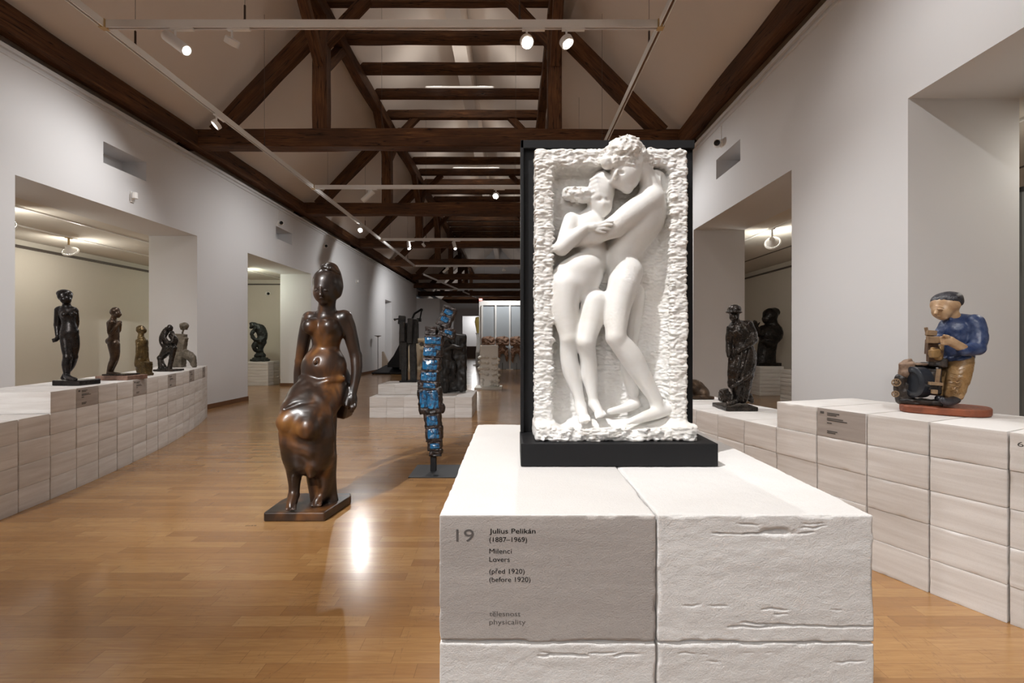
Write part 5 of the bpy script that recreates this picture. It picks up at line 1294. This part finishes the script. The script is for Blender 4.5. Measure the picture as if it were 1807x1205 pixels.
    s = S(); ch(s, [(1634, 676, .035, 23), (1652, 680, .04, 18)], .006); s.box(at(1640, 672, d(1640, .0)), (.045, .04, .062), .008, .006, yaw=-40); s.box(at(1648, 682, d(1648, -.06)), (.022, .018, .018), .006, .004, yaw=-40)
    s.box(at(1600, 690, d(1600, .0)), (.030, .03, .040), .006, .006, yaw=-40); ch(s, [(1590, 668, -.01, 9), (1586, 682, -.01, 8), (1590, 706, 0, 8)], .01); s.box(at(1624, 708.5, d(1624, -.005)), (.085, .05, .013), .004, .004, yaw=-40)
    s.box(at(1655, 640, d(1655, .0)), (.035, .04, .022), .006, .006, yaw=-40, roll=8); s.chain([(1607, 648, d(1607, .02), 9), (1640, 645, d(1640, .02), 6)], .01); s.rough(.003, 45, 45, 45, 3, 5); s.mesh('motor_body', blk, t)
    s = S(); ch(s, [(1599, 644, .0, 9), (1597, 658, -.01, 9.5)], .006); s.box(at(1601, 650, d(1601, -.005)), (.032, .03, .032), .008, .006, yaw=-40, roll=-8); s.box(at(1603, 637, d(1603, .0)), (.014, .012, .010), .004, .004, roll=-20); s.box(at(1625, 643, d(1625, -.01)), (.028, .02, .006), .002, .003, yaw=-40); s.rough(.002, 60, 60, 60, 2, 9); s.mesh('housing', bronze('tan_housing', (.28, .19, .13), (.16, .10, .07), .4, .6, .1, 26, .3), t)
    for x, y, r in ((1581.5, 675, 6.0), (1580, 695, 4.8)):
        c = at(x, y, d(x, -.055)); q = c.y/F; nrm = Vector((-.55, -.835, 0)); u = Vector((.835, -.55, 0)); m = MB(); k = 20
        for i in range(k):
            a0, a1 = 2*math.pi*i/k, 2*math.pi*(i+1)/k; p0 = c+(u*math.cos(a0)+Vector((0, 0, 1))*math.sin(a0))*r*q; p1 = c+(u*math.cos(a1)+Vector((0, 0, 1))*math.sin(a1))*r*q; m.tube(p0, p1, 1.1*q, n=6)
        for i in range(4):
            a0 = math.pi*i/4+.3; e = (u*math.cos(a0)+Vector((0, 0, 1))*math.sin(a0))*r*q; m.tube(c-e, c+e, .6*q, n=5)
        m.tube(c+nrm*.004, c-nrm*.05, 1.6*q, n=8); m.build('hand_wheel', tanw, t)
worker()
# ================================================================ MIDDLE DISTANCE
def stele_dark():
    D = 7.45; t = statue('dark_stele', (-.86, 7.45, 2*BP), 'tall dark bronze slab with a carved standing figure, on the stepped platform')
    s = Clay((-1.20, 7.28, 2*BP-.01), (-.66, 7.70, 1.30), .009)
    c = at(797, 642, D); x1 = (822.5-CX)/F*D; x0 = (776-CX)/F*D; zt = EYE-(589.5-CY)/F*D
    s.box(((x0+x1)/2, D+.06, (zt+2*BP)/2+.004), ((x1-x0)/2, .09, (zt-2*BP)/2-.008), .03, 0); s.box(((x0+x1)/2-.10, D+.05, zt+.0), (.05, .06, .05), .03, .04, roll=20)
    s.blob(796, 590, D, 8, 8, 8, .03); s.chain([(783, 620, D-.09, 4), (796, 612, D-.11, 4), (812, 615, D-.08, 3.4)], .02); s.chain([(790, 612, D-.03, 9), (790, 640, D-.04, 9), (786, 665, D-.04, 7), (786, 690, D-.04, 6)], .03)
    s.chain([(800, 640, D-.07, 4.4), (800, 655, D-.09, 5), (798, 668, D-.03, 4)], .02); s.blob(785, 658, D-.08, 5, 9, 6, .02); s.rough(.014, 12, 12, 10, 3, 5)
    s.mesh('slab', M['stele'], t)
stele_dark()
def twin_posts():
    D = 7.72; t = statue('charred_sculpture', (-1.66, 7.72, 3*BP), 'black charred wood sculpture of two notched posts on the raised tier')
    q = D/F; zb = 3*BP
    def X(px, dd=D): return (px-CX)/F*dd
    def Z(py, dd=D): return EYE-(py-CY)/F*dd
    MB().box(X(707), X(737), D-.10, D+.12, zb, zb+.022).build('base_plate', M['black'], t, bevel=.003)
    def post(name, x0, x1, y0, y1, d0, d1, roll=0, seed=0):
        c = ((X(x0)+X(x1))/2, (d0+d1)/2, (Z(y0)+Z(y1))/2); h = ((X(x1)-X(x0))/2, (d1-d0)/2, (Z(y0)-Z(y1))/2)
        s = Clay([a-b-.03 for a, b in zip(c, h)], [a+b+.03 for a, b in zip(c, h)], .0062); s.box(c, h, .010, 0, roll=roll); s.rough(.007, 22, 22, 5, 3, seed); s.mesh(name, M['charred'], t, loc=c)
    post('left_leg', 709, 718.5, 601, 672, D-.03, D+.06, 0, 1); post('left_shaft', 705, 718.5, 570, 652, D-.02, D+.08, 0, 2); post('left_block', 706.5, 716.5, 568, 603, D-.09, D-.01, -1, 3); post('left_cap', 703, 714.5, 557, 572, D-.03, D+.08, 5, 4)
    post('right_block', 720.5, 730, 562, 606, D-.10, D-.01, 2, 5); post('right_side', 728.5, 736, 563, 606, D-.03, D+.09, 1, 6); post('right_leg', 723.5, 734, 600, 672, D-.03, D+.06, -1, 7)
    MB().tube((X(697), D-.02, Z(563.5)), (X(704), D, Z(562.5)), .012, n=8).tube((X(696), D-.02, Z(564.5)), (X(698.5), D-.02, Z(563)), .02, n=8).build('peg', M['dark'], t)
twin_posts()
def ramp():
    D = 16.2; t = statue('black_ramp_sculpture', (-4.0, 16.4, 0), 'low black ramp sculpture with slanted wedge and bent arm, by the left wall')
    X = lambda px, dd=D: (px-CX)/F*dd
    Z = lambda py, dd=D: EYE-(py-CY)/F*dd
    m = MB().add([(-4.72, 16.0, .02), (-3.6, 16.0, .02), (-3.6, 17.2, .02), (-4.72, 17.2, .02), (-4.72, 16.0, .06), (-3.6, 16.0, .06), (-3.75, 17.2, .26), (-4.55, 17.2, .26)], [[0, 3, 2, 1], [4, 5, 6, 7], [0, 1, 5, 4], [1, 2, 6, 5], [2, 3, 7, 6], [3, 0, 4, 7]])
    m.box(-4.7, -4.66, 16.02, 16.06, 0, .03).box(-4.1, -4.06, 16.02, 16.06, 0, .03).box(-3.66, -3.62, 16.02, 16.06, 0, .03); m.build('platform', M['black'], t)
    poly = [(X(683.5), Z(647)), (X(683.5), Z(641)), (X(694), Z(627)), (X(705), Z(606)), (X(713), Z(590)), (X(724), Z(570)), (X(732), Z(570)), (X(732), Z(650))]
    MB().prism(poly, 16.25, 16.9).build('wedge', M['black'], t)
    MB().box(X(683.5), X(732), 16.22, 16.95, Z(648), Z(641)).build('plinth_block', M['black'], t)
    m = MB()
    for a, b in (((724, 565), (729, 553)), ((729, 553), (742.5, 544.5)), ((742.5, 544.5), (738.5, 565)), ((735, 566), (741, 566))): m.tube((X(a[0]), 16.4, Z(a[1])), (X(b[0]), 16.4, Z(b[1])), .035 if a[0] < 730 else .025, n=8)
    m.box(X(734), X(741), 16.33, 16.47, Z(567), Z(561)).box(X(740), X(744), 16.35, 16.45, Z(548), Z(544)); m.build('bent_arm', M['black'], t)
ramp()
def cream():
    D = 13.9; t = statue('cream_sculpture', (-2.85, 13.95, 0), 'cream coloured looping abstract sculpture on low wooden plinth behind the twin posts')
    MB().box((716-CX)/F*D, (757-CX)/F*D, 13.8, 14.3, 0, .215).build('plinth', plain('pale_wood_plinth', (.45, .33, .22), .5), t, bevel=.004)
    s = Clay((-3.12, 13.7, .20), (-2.28, 14.3, 1.20), .011)
    s.chain([(727, 653, 14.0, 6), (721.5, 640, 14.0, 4), (722, 622, 14.0, 4), (728, 606, 14.0, 4), (738, 601, 14.0, 4), (748, 601, 13.95, 4), (753, 608, 13.9, 4), (749, 616, 13.9, 4), (741, 615, 13.9, 4), (736, 608, 13.9, 3.6)], .02)
    s.chain([(738, 614, 13.9, 4), (740, 628, 13.9, 4.5), (736, 642, 13.95, 4), (731, 640, 14, 3)], .02); s.chain([(748, 616, 14, 7), (750, 640, 14.05, 8), (748, 652, 14.05, 9)], .03); s.chain([(726, 650, 14.0, 7), (752, 652, 14.0, 7)], .04)
    s.mesh('looped_form', M['cream'], t)
    MB().lathe(at(745, 608.5, 13.93), (0, 1, 0), [(0, .085), (.02, .085)], 20).build('mesh_disc', plain('pierced_disc', (.14, .12, .10), .7, bump=1, bs=90), t)
cream()
def stand():
    t = empty('floor_stand', (-4.76, 16.9, 0), 'thin pale grey stand with a flat dish top beside the left wall', 'stand')
    c = (-4.76, 16.9); MB().lathe((*c, 0), (0, 0, 1), [(0, .13), (.012, .13), (.014, .02)], 20).build('foot', M['dark'], t)
    MB().tube((*c, .012), (*c, 1.30), .011, n=8).build('pole', M['wire'], t); smooth_by_angle(MB().lathe((*c, 1.25), (0, 0, 1), [(0, .012), (.03, .05), (.055, .125), (.065, .125)], 20).build('dish', plain('taupe_dish', (.28, .24, .20), .5), t))
    o = MB().add([(-4.975, 18.2, .0), (-4.60, 18.2, 0), (-4.60, 18.34, 0), (-4.975, 18.34, 0), (-4.975, 18.2, .72), (-4.93, 18.2, .72), (-4.93, 18.34, .72), (-4.975, 18.34, .72)], [[0, 3, 2, 1], [4, 5, 6, 7], [0, 1, 5, 4], [1, 2, 6, 5], [2, 3, 7, 6], [3, 0, 4, 7]]).build('leaning_wedge', plain('beige_wedge', (.42, .35, .28), .6), loc=(-4.9, 18.27, 0))
    tag(o, 'beige wedge leaning at the foot of the far left door', 'wedge')
stand()
def bump_stele():
    t = statue('white_relief_panel', (-.54, 11.2, 0), 'upright white plaster panel with rows of round bumps on low white base', 'sculpture')
    MB().box(-.87, -.235, 10.9, 11.55, 0, .045).build('base', M['plaster'], t, bevel=.004)
    D = 11.2; X = lambda px: (px-CX)/F*D; Z = lambda py: EYE-(py-CY)/F*D
    s = Clay((-.86, 10.95, .035), (-.20, 11.42, 1.06), .0088)
    s.box(((X(847.5)+X(879))/2, 11.25, (Z(609)+.045)/2), ((X(879)-X(847.5))/2, .07, (Z(609)-.045)/2), .006, 0)
    rnd = random.Random(5)
    for y, n in ((630.5, 8), (639.5, 8), (649, 8), (658, 8), (671, 4), (677, 4)):
        for i in range(n):
            if n == 4: x = (852, 866, 873, 878.5)[i]
            else: x = 846.5+i*33/(n-1)
            if n == 8 and i == 4: continue
            s.blob(x+rnd.uniform(-1, 1), y+rnd.uniform(-1.5, 1.5)+i*.35, 11.19, rnd.uniform(2.4, 3.4), rnd.uniform(2.2, 3.2), rnd.uniform(4.5, 7), .012)
    s.mesh('panel', M['plaster'], t)
bump_stele()
# glazed partition with four clay torsos
def partition():
    Y = 18.75; q = Y/F; X = lambda px: (px-CX)*q
    t = empty('display_partition', (.1, Y, 0), 'white framed partition with blue-grey panels behind the clay torsos', 'partition')
    xs = [X(845.5), X(851), X(874.7), X(899.6), X(924), X(948.5), X(973), X(997.5)]
    MB().box(xs[0], xs[-1]+.03, Y-.02, Y+.12, 2.53, 2.71).box(xs[0], xs[1], Y-.02, Y+.10, 0, 2.53).build('frame', M['screenwhite'], t)
    for i, x in enumerate(xs[1:]): MB().box(x-.03, x+.035, Y-.09, Y-.02, 0, 2.53).box(x-.14, x+.14, Y-.12, Y-.02, 0, .03).box(x-.10, x+.12, Y-.10, Y-.03, .72, .76).build('upright', M['screenwhite'], t)
    for i in range(1, len(xs)-1): MB().box(xs[i]+.035, xs[i+1]-.03, Y+.02, Y+.05, .02, 2.53).build('panel', M['greypanel'], t)
    tag(MB().box(X(845.5), X(851), Y-.05, Y+.03, 2.715, 2.79).build('exit_sign', emit('red_sign', (1, .12, .08), 1.2)), 'small red lit sign on the top left corner of the partition', 'sign')
    D = Y-.28; qq = D/F; c = 861.8
    root = empty('clay_torso', at(c, 617, D), 'rough brown clay torso, leftmost at the partition, partly behind the white panel', 'sculpture', 'clay torsos at the partition')
    root.location.z = .28
    s = Clay((at(c-12, 0, D).x, D-.22, .26), (at(c+12, 0, D).x, D+.22, 1.36), .013)
    for sx in (-1, 1):
        s.blob(c+sx*7, 599, D, 5.5, 5, 6, .04); s.blob(c+sx*3.4, 603, D-.08, 4, 3.5, 4, .03); s.blob(c+sx*5, 617, D, 5.5, 4.5, 5, .04)
        s.chain([(c+sx*6, 618, D, 4.6), (c+sx*7, 628, D-.03, 3.0), (c+sx*7.4, 639, D, 1.4)], .03); s.chain([(c+sx*11, 600, D, 3), (c+sx*9, 608, D-.06, 2.6), (c+sx*2, 606, D-.12, 2.4)], .02)
    s.chain([(c, 600, D, 7), (c, 612, D, 5.5), (c, 618, D, 6)], .05); s.rough(.022, 13, 13, 13, 3, 4)
    body = s.mesh('torso', M['terracotta'], root)
    rod = MB().tube((root.location.x, D+.05, .28), (root.location.x, D+.05, 0.0), .012, n=6); rd_ = rod.build('support_rod', M['dark'], root)
    labs = ['rough brown clay torso between the second and third white uprights', 'rough brown clay torso right of the third upright, cut by the black relief frame', 'rough brown clay torso farthest right, hidden behind the relief']
    for i, px in enumerate((886.6, 911.8)):
        r = root.copy(); C.objects.link(r); r.location.x = (px-CX)*qq; r['label'] = labs[i]
        for ch in (body, rd_): k = ch.copy(); C.objects.link(k); k.parent = r
partition()
def mannequin():
    D = 21.5; t = statue('garment_figure', at(843, 620, D), 'slender white and yellow standing figure at the left edge of the partition'); t.location.z = 0
    x = t.location.x
    smooth_by_angle(MB().lathe((x, D, .02), (0, 0, 1), [(0, .22), (.03, .22), (.05, .10), (.6, .09), (1.2, .04), (1.42, .07), (1.46, .12)], 20).build('skirt', M['plaster'], t))
    MB().lathe((x, D, 1.48), (0, 0, 1), [(0, .05), (.25, .09), (.5, .14), (.7, .10), (.74, .03)], 16).build('top', plain('yellow_cloth', (.55, .42, .12), .8), t)
mannequin()
tag(MB().box(-3.27, -2.2, 31.2, 31.6, 0, .79).build('counter', plain('brown_counter', (.12, .075, .055), .6)), 'low brown counter in the far bright doorway', 'counter')
